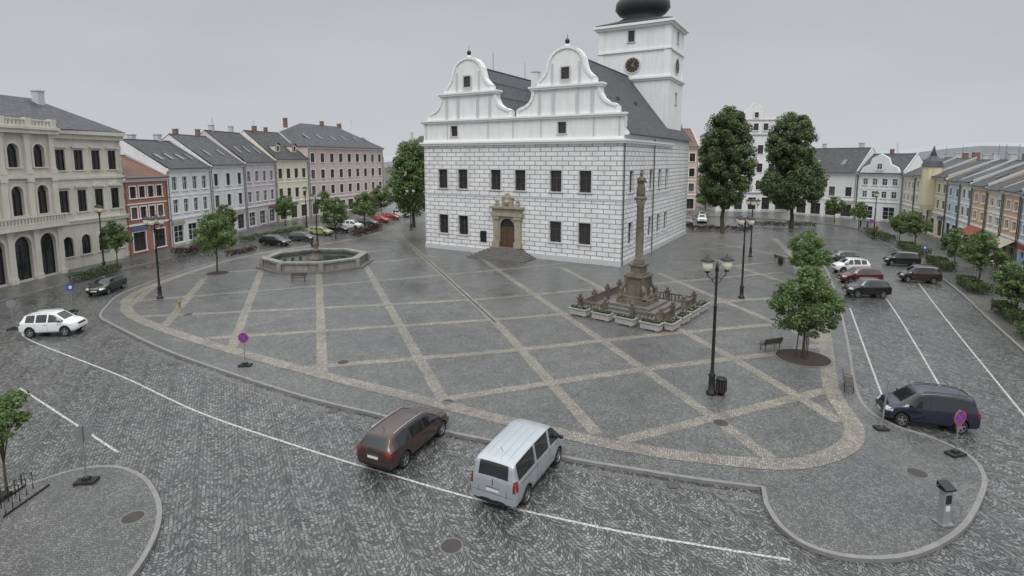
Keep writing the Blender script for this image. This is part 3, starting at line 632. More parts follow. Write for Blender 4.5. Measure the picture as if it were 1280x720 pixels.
def roofpair(s0,s1,zr,ze,d0,d1):
    m=(s0+s1)/2
    Rf.poly([fr(s1,d0,ze),fr(s1,d1,ze),fr(m,d1,zr),fr(m,d0,zr)]); Rf.poly([fr(s0,d1,ze),fr(s0,d0,ze),fr(m,d0,zr),fr(m,d1,zr)])
    A2.poly([fr(s0,d1+.2,ze),fr(s1,d1+.2,ze),fr(m,d1+.2,zr)]); A2.poly([fr(s0,d0,ze),fr(s1,d0,ze),fr(m,d0,zr)])
    o.p('ridge_caps',M_metal).tube([fr(m,d0,zr+.02),fr(m,d1,zr+.02)],.12,6)
roofpair(13.75,L+.55,24.1,14.9,-.72,-HD); roofpair(-.5,13.65,24.1,14.9,-.72,-HD)
o.p('gutter',M_metal).tube([fs(.6,.62,14.88),fs(20.8,.62,14.88)],.11,6)
for base in (20.7,6.6):
    for t in (.12,.34,.56,.78):
        ss=base+7.2*(1-t); zz=14.9+9.2*t; o.p('snow_guards',M_greyp).tube([fr(ss,-1.2,zz+.15),fr(ss,-20.6,zz+.15)],.05,5)
for s,t in ((6,.45),(13,.45)):
    ss=20.7+7.2*(1-t); zz=14.9+9.2*t
    o.p('roof_hatches',M_metal).box(lambda x,y,z:fr(ss+x,-s+y,zz+z),-.35,.4,-.3,.3,-.3,.42)
for s in (7,16): o.p('lightning_rod',M_metal).tube([fr(6.6,-s,23.6),fr(6.6,-s,26.5)],.035,5)
chimney(o,fr,9.5,-14,20,24.6,1.0,M_wwall)
o.p('downpipes',M_metal).tube([fs(.25,.14,.2),fs(.25,.14,14)],.07,6); o.p('downpipes',M_metal).tube([fs(12,.14,.2),fs(12,.14,14.6)],.07,6)
# portal
pc=13.1; P=o.p('portal',M_sand)
for s in (-1,1):
    P.box(fr,pc+s*1.55-.5,pc+s*1.55+.5,-.01,.55,1.2,1.9); P.box(fr,pc+s*1.55-.38,pc+s*1.55+.38,-.01,.42,1.9,4.7); P.box(fr,pc+s*1.55-.5,pc+s*1.55+.5,-.01,.55,4.7,5.1)
P.box(fr,pc-2.2,pc+2.2,-.01,.6,5.1,5.45); P.box(fr,pc-2.0,pc+2.0,-.01,.45,5.45,6.05); P.box(fr,pc-2.35,pc+2.35,-.01,.75,6.05,6.3)
r=1.05; zc=3.75; n=12
for k in range(n):
    a0,a1=math.pi*k/n,math.pi*(k+1)/n; p0=(pc+r*math.cos(a0),zc+r*math.sin(a0)); p1=(pc+r*math.cos(a1),zc+r*math.sin(a1))
    P.poly([fr(p0[0],.3,p0[1]),fr(pc+1.17 if k<n/2 else pc-1.17,.3,5.1),fr(p1[0],.3,p1[1])]); P.poly([fr(p0[0],.3,p0[1]),fr(p1[0],.3,p1[1]),fr(p1[0],.02,p1[1]),fr(p0[0],.02,p0[1])])
P.poly([fr(pc+1.17,.3,5.1),fr(pc-1.17,.3,5.1),fr(pc,.3,zc+r)])
P.box(fr,pc-1.17,pc-1.05,-.01,.3,1.2,zc); P.box(fr,pc+1.05,pc+1.17,-.01,.3,1.2,zc); 
P.poly([fr(pc+1.05,.3,zc),fr(pc+1.17,.3,zc),fr(pc+1.17,.3,5.1)]); P.poly([fr(pc-1.05,.3,zc),fr(pc-1.17,.3,5.1),fr(pc-1.17,.3,zc)])
D=o.p('door',M_brown); D.box(fr,pc-1.04,pc-.02,.02,.10,1.2,3.6); D.box(fr,pc+.02,pc+1.04,.02,.10,1.2,3.6)
for a in (-.9,.15):
    for z in (1.4,2.2,3.0): D.box(fr,pc+a,pc+a+.75,.09,.14,z,z+.5)
D.box(fr,pc-1.04,pc+1.04,.03,.14,3.6,3.75)
o.p('window_glass',M_glassw).poly([fr(pc+1.05*math.cos(math.pi*k/12),.05,3.75+1.05*math.sin(math.pi*k/12)) for k in range(13)])
P.box(fr,pc-.75,pc+.75,-.01,.3,6.3,7.3); P.poly([fr(pc-.9,.35,7.3),fr(pc+.9,.35,7.3),fr(pc,.35,8.0)]);P.poly([fr(pc-.9,.35,7.3),fr(pc,.35,8.0),fr(pc,0,8.0),fr(pc-.9,0,7.3)]);P.poly([fr(pc,.35,8.0),fr(pc+.9,.35,7.3),fr(pc+.9,0,7.3),fr(pc,0,8.0)])
P.lathe([(.02,6.5),(.33,6.6),(.4,6.9),(.02,7.2)],10,fr(pc,.3,0)); 
for s in (-1.5,1.5): P.lathe([(.2,6.3),(.25,6.6),(.1,6.75),(.22,7.0),(.02,7.3)],8,fr(pc+s,.3,0))
S=o.p('steps',M_step)
for k in range(7): 
    q=(6-k)*.34; z=ZP+.155*k; S.box(fr,pc-1.9-q,pc+1.9+q,.012,1.3+q,z if k else 0,z+.155)
o.p('notice_board',M_black).box(fr,9.0,9.9,.012,.12,1.6,3.0)
# tower
tw0=21.0; tin=.7; TWf,TWs=10.6,8.0
pA=fr(L-tin-TWf,-tw0,0); pB=fr(L-tin,-tw0,0); ft=frame(pA[:2],pB[:2]); TH=31.3
pC=fr(L-tin,-tw0-TWs,0); fts=frame(pB[:2],pC[:2])
TW=o.p('tower_walls',M_wwall)
facade(o,TW,ft,0,TWf,0,TH,[dict(z=20.2,h=1.6,w=1.0,c=[5.4],fm=M_brown,gm=M_glassw,trim=M_gtrim),dict(z=28.9,h=1.6,w=.95,c=[5.0],fm=M_brown,gm=M_glassw,trim=M_gtrim)],rev=.3)
facade(o,TW,fts,0,TWs,0,TH,[dict(z=4,h=1.5,w=.9,c=[4.3],fm=M_brown,gm=M_glassw,trim=M_gtrim),dict(z=9,h=1.8,w=.9,c=[4.3],fm=M_brown,gm=M_glassw,trim=M_gtrim),dict(z=20.2,h=1.6,w=.95,c=[4.3],fm=M_brown,gm=M_glassw,trim=M_gtrim),dict(z=28.9,h=1.6,w=.95,c=[4.3],fm=M_brown,gm=M_glassw,trim=M_gtrim)],rev=.3)
TW.poly([ft(0,-TWs,0),ft(0,0,0),ft(0,0,TH),ft(0,-TWs,TH)]); TW.poly([ft(TWf,-TWs,0),ft(0,-TWs,0),ft(0,-TWs,TH),ft(TWf,-TWs,TH)])
for z0,z1,p in ((23.3,23.55,.2),(23.55,23.8,.38),(27.5,27.75,.22),(30.8,31.1,.35),(31.1,31.45,.65),(14.9,15.3,.3)):
    T.box(ft,-p,TWf+p,-TWs-p,p,z0,z1)
for a in (.4,TWf-.4): T.box(ft,a-.35,a+.35,-.01,.09,23.8,30.8); 
for a in (.36,TWs-.4): T.box(fts,a-.3,a+.3,-.01,.09,23.8,30.8)
for f_,w in ((ft,TWf/2),(fts,TWs/2)):
    C=o.p('clock_face',mat('clock_dark',(.03,.03,.035),.5)); H=o.p('clock_hands',M_gold); Rr=o.p('clock_ring',M_gtrim)
    zc=25.6; C.poly([f_(w+1.05*math.cos(2*math.pi*k/32),.13,zc+1.05*math.sin(2*math.pi*k/32)) for k in range(32)])
    for k in range(32):
        a0,a1=2*math.pi*k/32,2*math.pi*(k+1)/32
        Rr.poly([f_(w+x*math.cos(y),.15,zc+x*math.sin(y)) for x,y in ((1.03,a0),(1.2,a0),(1.2,a1),(1.03,a1))])
        Rr.poly([f_(w+1.2*math.cos(y),x,zc+1.2*math.sin(y)) for x,y in ((0,a0),(.15,a0),(.15,a1),(0,a1))][::-1])
    for k in range(12):
        a=2*math.pi*k/12; p=Vector((math.cos(a),math.sin(a))); t=Vector((-p.y,p.x))*.04
        H.poly([f_(w+q.x,.145,zc+q.y) for q in (p*.78-t,p*.95-t,p*.95+t,p*.78+t)])
    for a,l in ((R(62),.85),(R(-35),.55)):
        p=Vector((math.cos(a),math.sin(a))); t=Vector((-p.y,p.x))*.06
        H.poly([f_(w+q.x,.16,zc+q.y) for q in (-p*.15-t,p*l-t*.3,p*l+t*.3,-p*.15+t)])
cx,cy_,_=ft(TWf/2,-TWs/2,0); DM=o.p('tower_dome',mat('dome_slate',(.045,.048,.052),.45,.2,2),True)
i0=len(DM.v)
dome=[(1.0,31.45),(1.03,31.6),(.84,32.0),(.62,32.4),(.50,32.9),(.49,33.2),(.62,33.6),(.72,34.3),(.70,35.2),(.56,36.1),(.36,36.9),(.26,37.5),(.25,38.4)]
ux,nx=ft.u,ft.n
for r_,z in dome:
    for k in range(24):
        a=2*math.pi*k/24
        e_=max(0,min(1,(32.9-z)/1.4)); c0,s0=math.cos(a),math.sin(a); sq=1/max(abs(c0),abs(s0)); kk=1+(sq-1)*e_
        x=c0*kk*r_*TWf/2*1.06; y=s0*kk*r_*(TWs/2)*1.08
        if e_<1: y=y*(e_)+(s0*kk*r_*TWf/2)*(1-e_)
        DM.v.append((cx+ux.x*x+nx.x*y,cy_+ux.y*x+nx.y*y,z))
for j in range(len(dome)-1):
    for k in range(24): DM.f.append((i0+j*24+k,i0+j*24+(k+1)%24,i0+(j+1)*24+(k+1)%24,i0+(j+1)*24+k)); DM.uv+=[(0,0)]*4
LN=o.p('lantern',M_wtrim); LN.lathe([(1.2,38.3),(1.2,41)],8,(cx,cy_,0)); DM.lathe([(1.7,41),(1.5,41.4),(1.6,42.4),(.9,43.4),(.2,44.4),(.05,47)],12,(cx,cy_,0))
o.done()

# ---------------------------------------------------------------- trees
def leaves(n,env,clumps,size,cr,zc,seedv,cone=0.0,inner=.35,shell=.75):
    rs=np.random.RandomState(seedv)
    d=rs.normal(size=(clumps,3)); d/=np.linalg.norm(d,axis=1)[:,None]
    r=shell+(1-shell)*rs.rand(clumps)**.5; ins=rs.rand(clumps)<inner; r[ins]=rs.rand(ins.sum())*.8
    c=d*r[:,None]*np.array(env)
    if cone: 
        k=1-cone*(c[:,2]/env[2]); c[:,0]*=k; c[:,1]*=k
    crs=cr*(.6+.8*rs.rand(clumps))
    idx=rs.randint(0,clumps,n)
    dd=rs.normal(size=(n,3)); dd/=np.linalg.norm(dd,axis=1)[:,None]
    p=c[idx]+dd*(crs[idx]*(.35+.65*rs.rand(n)**.5))[:,None]*np.array([1,1,.75]); p[:,2]+=zc
    nrm=dd*.7+rs.normal(size=(n,3))*.6+np.array([0,0,.5]); nrm/=np.linalg.norm(nrm,axis=1)[:,None]
    a=np.cross(nrm,rs.normal(size=(n,3))); a/=np.linalg.norm(a,axis=1)[:,None]; b=np.cross(nrm,a)
    s=(size*(.6+.8*rs.rand(n)))[:,None]
    V=np.stack([p-a*s,p-b*s*.6,p+a*s,p+b*s*.6],axis=1).reshape(-1,3)
    return V,c+np.array([0,0,zc])
def leafmesh(name,V,m):
    me=bpy.data.meshes.new(name); n=len(V)//4
    me.vertices.add(len(V)); me.vertices.foreach_set('co',V.astype(np.float32).ravel())
    me.loops.add(len(V)); me.loops.foreach_set('vertex_index',np.arange(len(V),dtype=np.int32))
    me.polygons.add(n); me.polygons.foreach_set('loop_start',np.arange(0,len(V),4,dtype=np.int32)); 
    try: me.polygons.foreach_set('loop_total',np.full(n,4,dtype=np.int32))
    except Exception: pass
    me.materials.append(m); me.update(); me.validate(); return me
def treemesh(seed,H,zc,env,n,clumps,size,cr,m,trunk_r,cone=0,inner=.35,shell=.75):
    V,c=leaves(n,env,clumps,size,cr,zc,seed,cone,inner,shell)
    rs=random.Random(seed); t=MB(); t.smooth=True
    top=zc+env[2]*.4
    path=[(0,0,-.05),(0,0,.15)]+[(rs.uniform(-.08,.08)*H/8,rs.uniform(-.08,.08)*H/8,.15+(top-.15)*k/6) for k in range(1,7)]
    t.tube(path,[trunk_r*1.35,trunk_r*1.1]+[trunk_r*(1-.13*k) for k in range(1,7)],9)
    for k in range(min(26,clumps)):
        q=c[rs.randrange(len(c))]; j=rs.randrange(3,7); p=Vector(path[j]); q=Vector(q); 
        mid=p.lerp(q,.5)+Vector((0,0,.12*(q-p).length)); t.tube([p,mid,q],[trunk_r*.38,trunk_r*.24,trunk_r*.08],5)
    return [('trunk',t.mesh('trunk',M_bark)),('foliage',leafmesh('foliage',V,m))]
big1=treemesh(1,20,12.0,(3.7,3.7,7.9),56000,300,.17,.9,M_leafA,.34,cone=.10,shell=.9)
inst('linden_tree',big1,(34.6,88.6,ZP),0)
big2=treemesh(2,20,8.2,(4.7,4.7,4.4),42000,230,.17,1.0,M_leafA,.36,cone=.12,shell=.88)
V,c=leaves(32000,(3.4,3.4,4.9),170,.17,.9,15.0,12,.12,.35,.88); V[:,0]-=.8
big2.append(('upper_foliage',leafmesh('upper_foliage',V,M_leafA)))
inst('linden_tree',big2,(49.6,96,ZP),0)
med=treemesh(3,15,8.8,(4.0,4.0,6.2),26000,150,.19,1.1,M_leafB,.28,cone=.1)
inst('deciduous_tree',med,(-17.6,97,ZP),0)
near=treemesh(4,6.3,3.6,(1.65,1.65,2.0),17000,120,.08,.42,M_leafB,.085,cone=.4,shell=.75)
sm=[treemesh(5,6,3.9,(1.7,1.7,2.0),8000,75,.10,.46,M_leafB,.09,cone=.35),treemesh(6,6,3.6,(1.6,1.6,1.9),7000,60,.11,.46,M_leafB,.08,cone=.2)]
def treepit(x,y,r=.95,z=ZP):
    b=MB(); b.lathe([(r,0),(r,.035),(r-.12,.035)],24,(x,y,z)); single('tree_pit_edge',b,M_step)
    b=MB(); b.lathe([(r-.11,0),(r-.11,.038),(.02,.05)],24,(x,y,z)); single('tree_pit_soil',b,mat('pit_soil',(.04,.033,.027),.95,.4,6,bump=.8))
inst('maple_tree',near,(17.6,31.7,ZP)); treepit(17.6,31.7,1.6)
def stakes(x,y,r=.4,h=1.5):
    o=Obj('tree_stakes',(x,y,ZP)); b=o.p('posts',M_wood)
    for k in range(3):
        a=k*2.094+.4; b.tube([(x+r*math.cos(a),y+r*math.sin(a),ZP),(x+r*.8*math.cos(a),y+r*.8*math.sin(a),ZP+h)],.035,6)
    for k in range(3):
        a,c=k*2.094+.4,(k+1)*2.094+.4; b.tube([(x+r*.8*math.cos(a),y+r*.8*math.sin(a),ZP+h-.1),(x+r*.8*math.cos(c),y+r*.8*math.sin(c),ZP+h-.1)],.025,5)
    o.done()
stakes(17.6,31.7)
for i,(x,y,s,k) in enumerate(((-31.1,56.4,1.08,0),(-27.0,82.5,1.15,1),(-24.5,90,1.1,0),(-41.5,99,1.0,1),(-44.6,60.5,.85,0),(-43.4,82,.95,1),(30.2,55.2,.85,1),(27.6,49.5,.8,0),(-27.5,114,1.2,1),(-22.5,120,1.1,0),
   (59.7,93,.8,0),(56.5,78.5,.8,1),(54.3,72.5,.85,0),(48.9,59.2,.8,1),(44.3,50.6,.85,0),(38.3,40.2,.8,1),(40,112,1.1,0),(-36,104,1,0),(62,104,.9,1))):
    inst('small_tree',sm[k],(x,y,ZP),i*1.3,(s*(1+.1*math.sin(i)),s*(1-.08*math.sin(i*2)),s))
treepit(-31.1,56.4,1.2); treepit(30.2,55.2); treepit(27.6,49.5)
sap=treemesh(9,4,3.1,(.75,.75,.8),3200,30,.065,.33,M_leafB,.05,inner=.4)
inst('sapling_tree',sap,(-17.9,18.0,ZP)); 
def hedge(x0,y0,x1,y1,w,h,n,m,name='hedge'):
    rs=np.random.RandomState(int(abs(x0*10))); L_=math.hypot(x1-x0,y1-y0); t=rs.rand(n); q=(rs.rand(n)-.5); z=rs.rand(n)**.6
    u=np.array([(x1-x0)/L_,(y1-y0)/L_]); nn=np.array([-u[1],u[0]])
    bump=1+.12*np.sin(t*L_*2.1)+.08*np.sin(t*L_*5)
    p=np.zeros((n,3)); p[:,0]=u[0]*t*L_+nn[0]*q*w*bump; p[:,1]=u[1]*t*L_+nn[1]*q*w*bump; p[:,2]=z*h*bump+.03
    a=rs.normal(size=(n,3)); a/=np.linalg.norm(a,axis=1)[:,None]; b=np.cross(a,rs.normal(size=(n,3))); b/=np.linalg.norm(b,axis=1)[:,None]
    s=.09; V=np.stack([p-a*s,p-b*s*.7,p+a*s,p+b*s*.7],axis=1).reshape(-1,3)
    ob=bpy.data.objects.new(name,leafmesh(name,V,m)); ob.location=(x0,y0,ZP); COL.objects.link(ob)
for q in ((-41.5,66,-39.6,74,1.3,.9,2600,M_leafP),(-39,77,-35.5,92,1.4,.8,3500,M_leafR),(-43.0,52,-42.6,58,1.0,.8,1500,M_leafR),(-35,66,-33.5,70,1.0,.7,1000,M_leafP),(-24.5,83,-22.8,93,1.3,.9,2400,M_leafP),
   (50.5,66,53.5,73.5,1.8,.9,3000,M_leafR),(46.5,57,49,62.5,1.6,.9,2400,M_leafR),(41.5,47,44,52,1.5,.8,2200,M_leafR),(36.8,38,39,42.5,1.3,.8,1800,M_leafR),(33.5,32,35,36,1.2,.8,1500,M_leafR),(55,78,58,88,1.6,.9,2500,M_leafR),
   (30,92,40,90,1.6,.8,2200,M_leafP),(43,98,54,96,1.6,.8,2200,M_leafR)): hedge(*q)

# ---------------------------------------------------------------- street furniture
def lampmesh(arms=2):
    o=Obj('l'); b=o.p('post',M_black,True)
    b.lathe([(.26,0),(.26,.12),(.17,.2),(.15,.9),(.19,1.0),(.12,1.1),(.085,1.3),(.075,4.5),(.11,4.55),(.065,4.65),(.055,6.35),(.10,6.42),(.03,6.9)],12)
    gl=o.p('globes',M_globe,True); cp=o.p('caps',M_black,True)
    for k in range(arms):
        a=2*math.pi*k/arms; cx,sy=math.cos(a),math.sin(a)
        b.tube([(0,0,6.1),(cx*.25,sy*.25,6.0),(cx*.5,sy*.5,6.15),(cx*.55,sy*.55,6.38)],.028,6)
        b.tube([(0,0,5.7),(cx*.2,sy*.2,5.85),(cx*.3,sy*.3,6.03)],.018,5)
        c=(cx*.55,sy*.55,0); gl.lathe([(.08,6.40),(.2,6.5),(.255,6.68),(.24,6.85),(.19,6.95)],16,c); cp.lathe([(.10,6.34),(.13,6.40),(.12,6.44)],12,c); cp.lathe([(.34,6.93),(.33,6.97),(.2,7.06),(.07,7.12),(.03,7.25)],16,c)
    return o.meshes()
LM2=lampmesh(2); LM3=lampmesh(4)
for i,(x,y,k) in enumerate(((10.2,26.6,2),(19.9,46.1,4),(29.5,66.4,4),(-30.4,45.9,4),(-43.6,57.2,2),(-27.2,75.2,2),(-17.2,92,2),(55,82,2),(-36.5,96,2))):
    inst('street_lamp',LM2 if k==2 else LM3,(x,y,ZP),.25 if i==0 else .6*i)
def signpost(x,y,h,kind,z=ZP,rot=0.0,lean=0):
    o=Obj('traffic_sign'); b=o.p('pole',M_greyp); b.tube([(0,0,0),(0,0,h)],.03,8)
    bs=o.p('base',M_rubber); bs.box(ID,-.35,.35,-.2,.2,0,.1); bs.box(ID,-.12,.12,-.1,.1,.1,.2)
    zc=h-.3; F=lambda a,r,dd:(r*math.cos(a),-.045-dd,zc+r*math.sin(a)); n=28
    pb=o.p('plate_back',M_greyp)
    if kind!='blue':
        pb.poly([(.31*math.cos(2*math.pi*k/n),-.033,zc+.31*math.sin(2*math.pi*k/n)) for k in reversed(range(n))])
        for k in range(n):
            a0,a1=2*math.pi*k/n,2*math.pi*(k+1)/n; pb.poly([(.31*math.cos(a0),-.033,zc+.31*math.sin(a0)),(.31*math.cos(a1),-.033,zc+.31*math.sin(a1)),F(a1,.31,0),F(a0,.31,0)])
    if kind=='stop':
        o.p('sign_face',M_blue).poly([F(2*math.pi*k/n,.25,.002) for k in range(n)])
        rr=o.p('sign_ring',M_red)
        for k in range(n): rr.poly([F(a,r,.004) for a,r in ((2*math.pi*k/n,.25),(2*math.pi*k/n,.31),(2*math.pi*(k+1)/n,.31),(2*math.pi*(k+1)/n,.25))])
        for sgn,dd in ((1,.006),(-1,.008)):
            u=Vector((1,sgn)).normalized(); v=Vector((-u.y,u.x))*.022
            rr.poly([(q.x,-.045-dd,zc+q.y) for q in (-u*.25-v,u*.25-v,u*.25+v,-u*.25+v)])
    elif kind=='blue':
        o.p('sign_face',M_blue).box(ID,-.2,.2,-.06,-.046,zc-.25,zc+.25)
        o.p('sign_mark',M_plate).box(ID,-.1,.1,-.064,-.0605,zc-.12,zc+.12)
    else: o.p('sign_face',M_greyp).poly([F(2*math.pi*k/n,.25,.002) for k in range(n)])
    inst('traffic_sign',o.meshes(),(x,y,z),rot)
signpost(-15.5,30.4,2.0,'stop'); signpost(18.0,20.8,1.9,'stop',rot=.25); signpost(-15.8,18.9,2.2,'grey',rot=3.3); signpost(-35.5,37.6,2.2,'grey',z=0,rot=.4); signpost(-35.0,42.2,2.3,'blue',z=0,rot=.5)
signpost(58.5,88,2.3,'stop',rot=-.4); signpost(46.5,60.5,2.4,'blue',rot=-.5)
o=Obj('marker_post',(16.4,22.9,ZP)); o.p('pole',M_greyp).tube([(16.4,22.9,ZP),(16.55,22.9,ZP+2.3)],.035,8); o.p('foot',M_rubber).box(ID,16.15,16.65,22.7,23.1,ZP,ZP+.1); o.done()
o=Obj('parking_meter'); o.p('column',mat('meter_grey',(.33,.34,.36),.4,.1,4,metal=.3)).box(ID,-.14,.14,-.11,.11,.05,1.2)
o.p('foot',M_kerb).box(ID,-.22,.22,-.2,.2,0,.05); b=o.p('panel',M_black); b.box(ID,-.20,.20,-.16,.16,1.202,1.26); b.poly([(-.2,-.18,1.27),(.2,-.18,1.27),(.2,.18,1.42),(-.2,.18,1.42)]); b.poly([(-.2,.18,1.42),(.2,.18,1.42),(.2,.18,1.26),(-.2,.18,1.26)])
b.box(ID,-.10,.10,-.125,-.111,.75,1.05); o.p('keypad',M_plate).box(ID,-.08,.08,-.118,-.111,.5,.68)
inst('parking_meter',o.meshes(),(14.2,16.6,ZP),.15)
def bench(x,y,rot):
    o=Obj('b'); S=o.p('seat',M_wood); 
    for k in range(4): S.box(ID,-.85,.85,-.22+.12*k,-.13+.12*k,.43,.47)
    Bk=o.p('backrest',M_wood)
    for k in range(3): Bk.box(ID,-.85,.85,.26+.03*k,.29+.03*k,.55+.13*k,.65+.13*k)
    G=o.p('legs',M_black)
    for s in (-.65,.65):
        G.tube([(s,-.2,0),(s,-.2,.43)],.025,6); G.tube([(s,.22,0),(s,.25,.43),(s,.35,.92)],.025,6); G.tube([(s,-.2,.41),(s,.25,.41)],.025,6); G.tube([(s,-.2,.42),(s,-.2,.63),(s,.28,.66)],.02,6)
    inst('park_bench',o.meshes(),(x,y,ZP),rot,.88)
bench(16.3,33.2,R(200)); bench(17.6,27.2,R(60)); bench(-21,52.5,R(10)); bench(31.5,63,R(100)); bench(-27.5,86,R(80))
def bin_(x,y):
    o=Obj('x'); o.p('drum',M_black,True).lathe([(.2,.12),(.23,.2),(.24,.8),(.26,.82),(.26,.88),(.2,.9),(.19,.7),(.05,.68)],14); o.p('stand',M_black).lathe([(.2,0),(.2,.04),(.05,.06),(.05,.14)],12)
    b=o.p('slats',M_wood)
    for k in range(12):
        a=k*math.pi/6; b.tube([(.255*math.cos(a),.255*math.sin(a),.2),(.255*math.cos(a),.255*math.sin(a),.78)],.025,5)
    inst('litter_bin',o.meshes(),(x,y,ZP))
bin_(10.65,26.5); bin_(-27.5,74.2); bin_(30.6,61)
b=MB(); b.smooth=True; b.lathe([(.20,0),(.20,.05),(.11,.1),(.09,.45),(.12,.5),(.11,.65),(.03,.72)],12,(-26.7,42.6,ZP)); single('hydrant_post',b,mat('ochre_paint',(.28,.19,.08),.5))
o=Obj('bicycle_rack',(-17.2,18.0,ZP)); b=o.p('rails',M_black)
for k in range(5):
    y=17.0+.38*k; x=-17.1-.1*k; b.tube([(x-.35,y,ZP),(x-.35,y,ZP+.55),(x+.05,y,ZP+.62),(x+.05,y,ZP)],.02,5)
b.box(ID,-17.9,-17.85,16.9,18.7,ZP,ZP+.06); b.box(ID,-17.05,-17.0,16.9,18.7,ZP,ZP+.06); o.done()
o=Obj('marker_post',(-18.3,18.2,ZP)); o.p('pole',M_black).tube([(-18.2,18.0,ZP),(-18.5,18.3,ZP+2.9)],.05,8); o.p('foot',M_rubber).box(ID,-18.5,-17.9,17.8,18.2,ZP,ZP+.12); o.done()

# fountain
fx,fy=-22.4,61.3
o=Obj('stone_fountain',(fx,fy,ZP)); b=o.p('basin',M_stone)
def octo(r,seg=8,sx=1.05,sy=.92): return [(fx+r*sx*math.cos(math.pi/8+2*math.pi*k/seg),fy+r*sy*math.sin(math.pi/8+2*math.pi*k/seg)) for k in range(seg)]
def oring(b,r0,r1,z0,z1):
    A,B=octo(r0),octo(r1)
    for k in range(8):
        j=(k+1)%8
        b.poly([(*B[k],z0),(*B[j],z0),(*B[j],z1),(*B[k],z1)]); b.poly([(*A[j],z0),(*A[k],z0),(*A[k],z1),(*A[j],z1)]); b.poly([(*B[k],z1),(*B[j],z1),(*A[j],z1),(*A[k],z1)])
oring(b,4.9,5.4,ZP,1.05); oring(o.p('rim',M_stone),4.75,5.6,1.052,1.25); oring(o.p('plinth_step',M_step),5.0,6.1,ZP,.3)
for p in octo(5.5): b.box(lambda x,y,z:(p[0]+x,p[1]+y,z),-.22,.22,-.22,.22,ZP+.19,1.04)
o.p('water',M_water).poly([(*p,.85) for p in octo(4.9)])
q=o.p('pillar',M_dsand,True); q.lathe([(.9,.3),(.9,.9),(.6,1.1),(.45,1.7),(.6,1.8),(.3,1.9),(.28,2.3),(.34,2.5),(.22,2.8),(.2,2.95),(.14,3.15),(.02,3.25)],10,(fx,fy,0))
o.p('spouts',M_black).tube([(fx-.9,fy-.3,1.5),(fx,fy,1.7),(fx+.9,fy-.3,1.5)],.05,6); o.done()

# Marian column
mx,my=10.0,42.2; fu=Vector((.785,-.62)); 
def fm_(s,d,z): return (mx+fu.x*s+fu.y*d, my+fu.y*s-fu.x*d, z)
o=Obj('marian_column',(mx,my,ZP)); S=o.p('steps',M_step)
S.box(fm_,-3.6,3.6,-3.6,3.6,ZP,ZP+.16); S.box(fm_,-2.7,2.7,-2.7,2.7,ZP+.16,ZP+.34); S.box(fm_,-2.2,2.2,-2.2,2.2,ZP+.34,ZP+.54); S.box(fm_,-1.75,1.75,-1.75,1.75,ZP+.54,ZP+.74)
P=o.p('pedestal',M_dsand)
for r0,z0,z1 in ((1.25,.86,1.2),(1.05,1.2,1.4),(.7,1.4,2.9),(.85,2.9,3.05),(.65,3.05,3.2),(.48,3.2,3.75),(.58,3.75,3.9)): P.box(fm_,-r0,r0,-r0,r0,z0,z1)
for a,c in ((1,1),(1,-1),(-1,1),(-1,-1)):
    P.tube([fm_(a*1.05,c*1.05,1.35),fm_(a*1.0,c*1.0,1.9),fm_(a*.72,c*.72,2.3),fm_(a*.68,c*.68,2.85)],[.25,.2,.14,.18],8)
C=o.p('column_shaft',M_dsand,True); C.lathe([(.45,3.9),(.45,4.0),(.36,4.1),(.40,4.2),(.30,4.3),(.31,6.0),(.26,8.3),(.32,8.4),(.26,8.5),(.42,8.95)],18,(mx,my,0)); C.lathe([(.5,8.95),(.5,9.1),(.36,9.15),(.36,9.25)],4,(mx,my,0))
St=o.p('statue',M_dsand,True); z=9.25
St.lathe([(.30,0),(.36,.1),(.33,.5),(.28,.85),(.24,1.05),(.27,1.25),(.25,1.4),(.09,1.5),(.08,1.56)],18,(mx,my,z),fold=.10,sy=.8)
St.lathe([(.03,1.52),(.11,1.58),(.135,1.70),(.12,1.82),(.03,1.90)],12,(mx,my,z)); St.tube([(mx-.24,my,z+1.35),(mx-.33,my-.1,z+1.05),(mx-.05,my-.3,z+1.12)],[.09,.08,.05],7); St.tube([(mx+.24,my,z+1.35),(mx+.36,my-.08,z+1.08),(mx+.08,my-.32,z+1.15)],[.09,.08,.05],7)
St.lathe([(.02,.0),(.10,.04),(.11,.12),(.02,.2)],8,(mx+.0,my-.32,z+1.12))
o.p('halo',M_gold).tube([(mx+.26*math.cos(k*math.pi/10),my,z+1.74+.26*math.sin(k*math.pi/10)) for k in range(21)],.012,4)
Bp=o.p('balustrade_posts',M_dsand); Br=o.p('balustrade_rails',M_dsand)
for sx in (-1,1):
    for t in (-3.3,-1.1,1.1,3.3):
        for (a,c) in (((sx*3.3,t)),((t,sx*3.3))):
            x,y,_=fm_(a,c,0); F_=lambda p,q,w,x=x,y=y:(x+fu.x*p+fu.y*q,y+fu.y*p-fu.x*q,w)
            if abs(t)==3.3 and a!=sx*3.3: continue
            Bp.box(F_,-.16,.16,-.16,.16,ZP+.16,1.25); Bp.box(F_,-.21,.21,-.21,.21,1.25,1.35); Bp.lathe([(.05,1.35),(.15,1.45),(.15,1.55),(.04,1.68)],8,(x,y,0))
            if abs(t)==3.3: break
    for t0,t1 in ((-3.1,-1.3),(-.9,.9),(1.3,3.1)):
        for z0,z1 in ((.45,.55),(.98,1.10)):
            if sx==1 and t0==-.9: continue
            Br.box(fm_,sx*3.3-.06,sx*3.3+.06,t0,t1,z0,z1); Br.box(fm_,t0,t1,sx*3.3-.06,sx*3.3+.06,z0,z1)
        if not(sx==1 and t0==-.9):
            for q in range(6):
                tt=t0+.15+q*.3; Br.box(fm_,sx*3.3-.05,sx*3.3+.05,tt-.05,tt+.05,.55,.98); Br.box(fm_,tt-.05,tt+.05,sx*3.3-.05,sx*3.3+.05,.55,.98)
o.done()
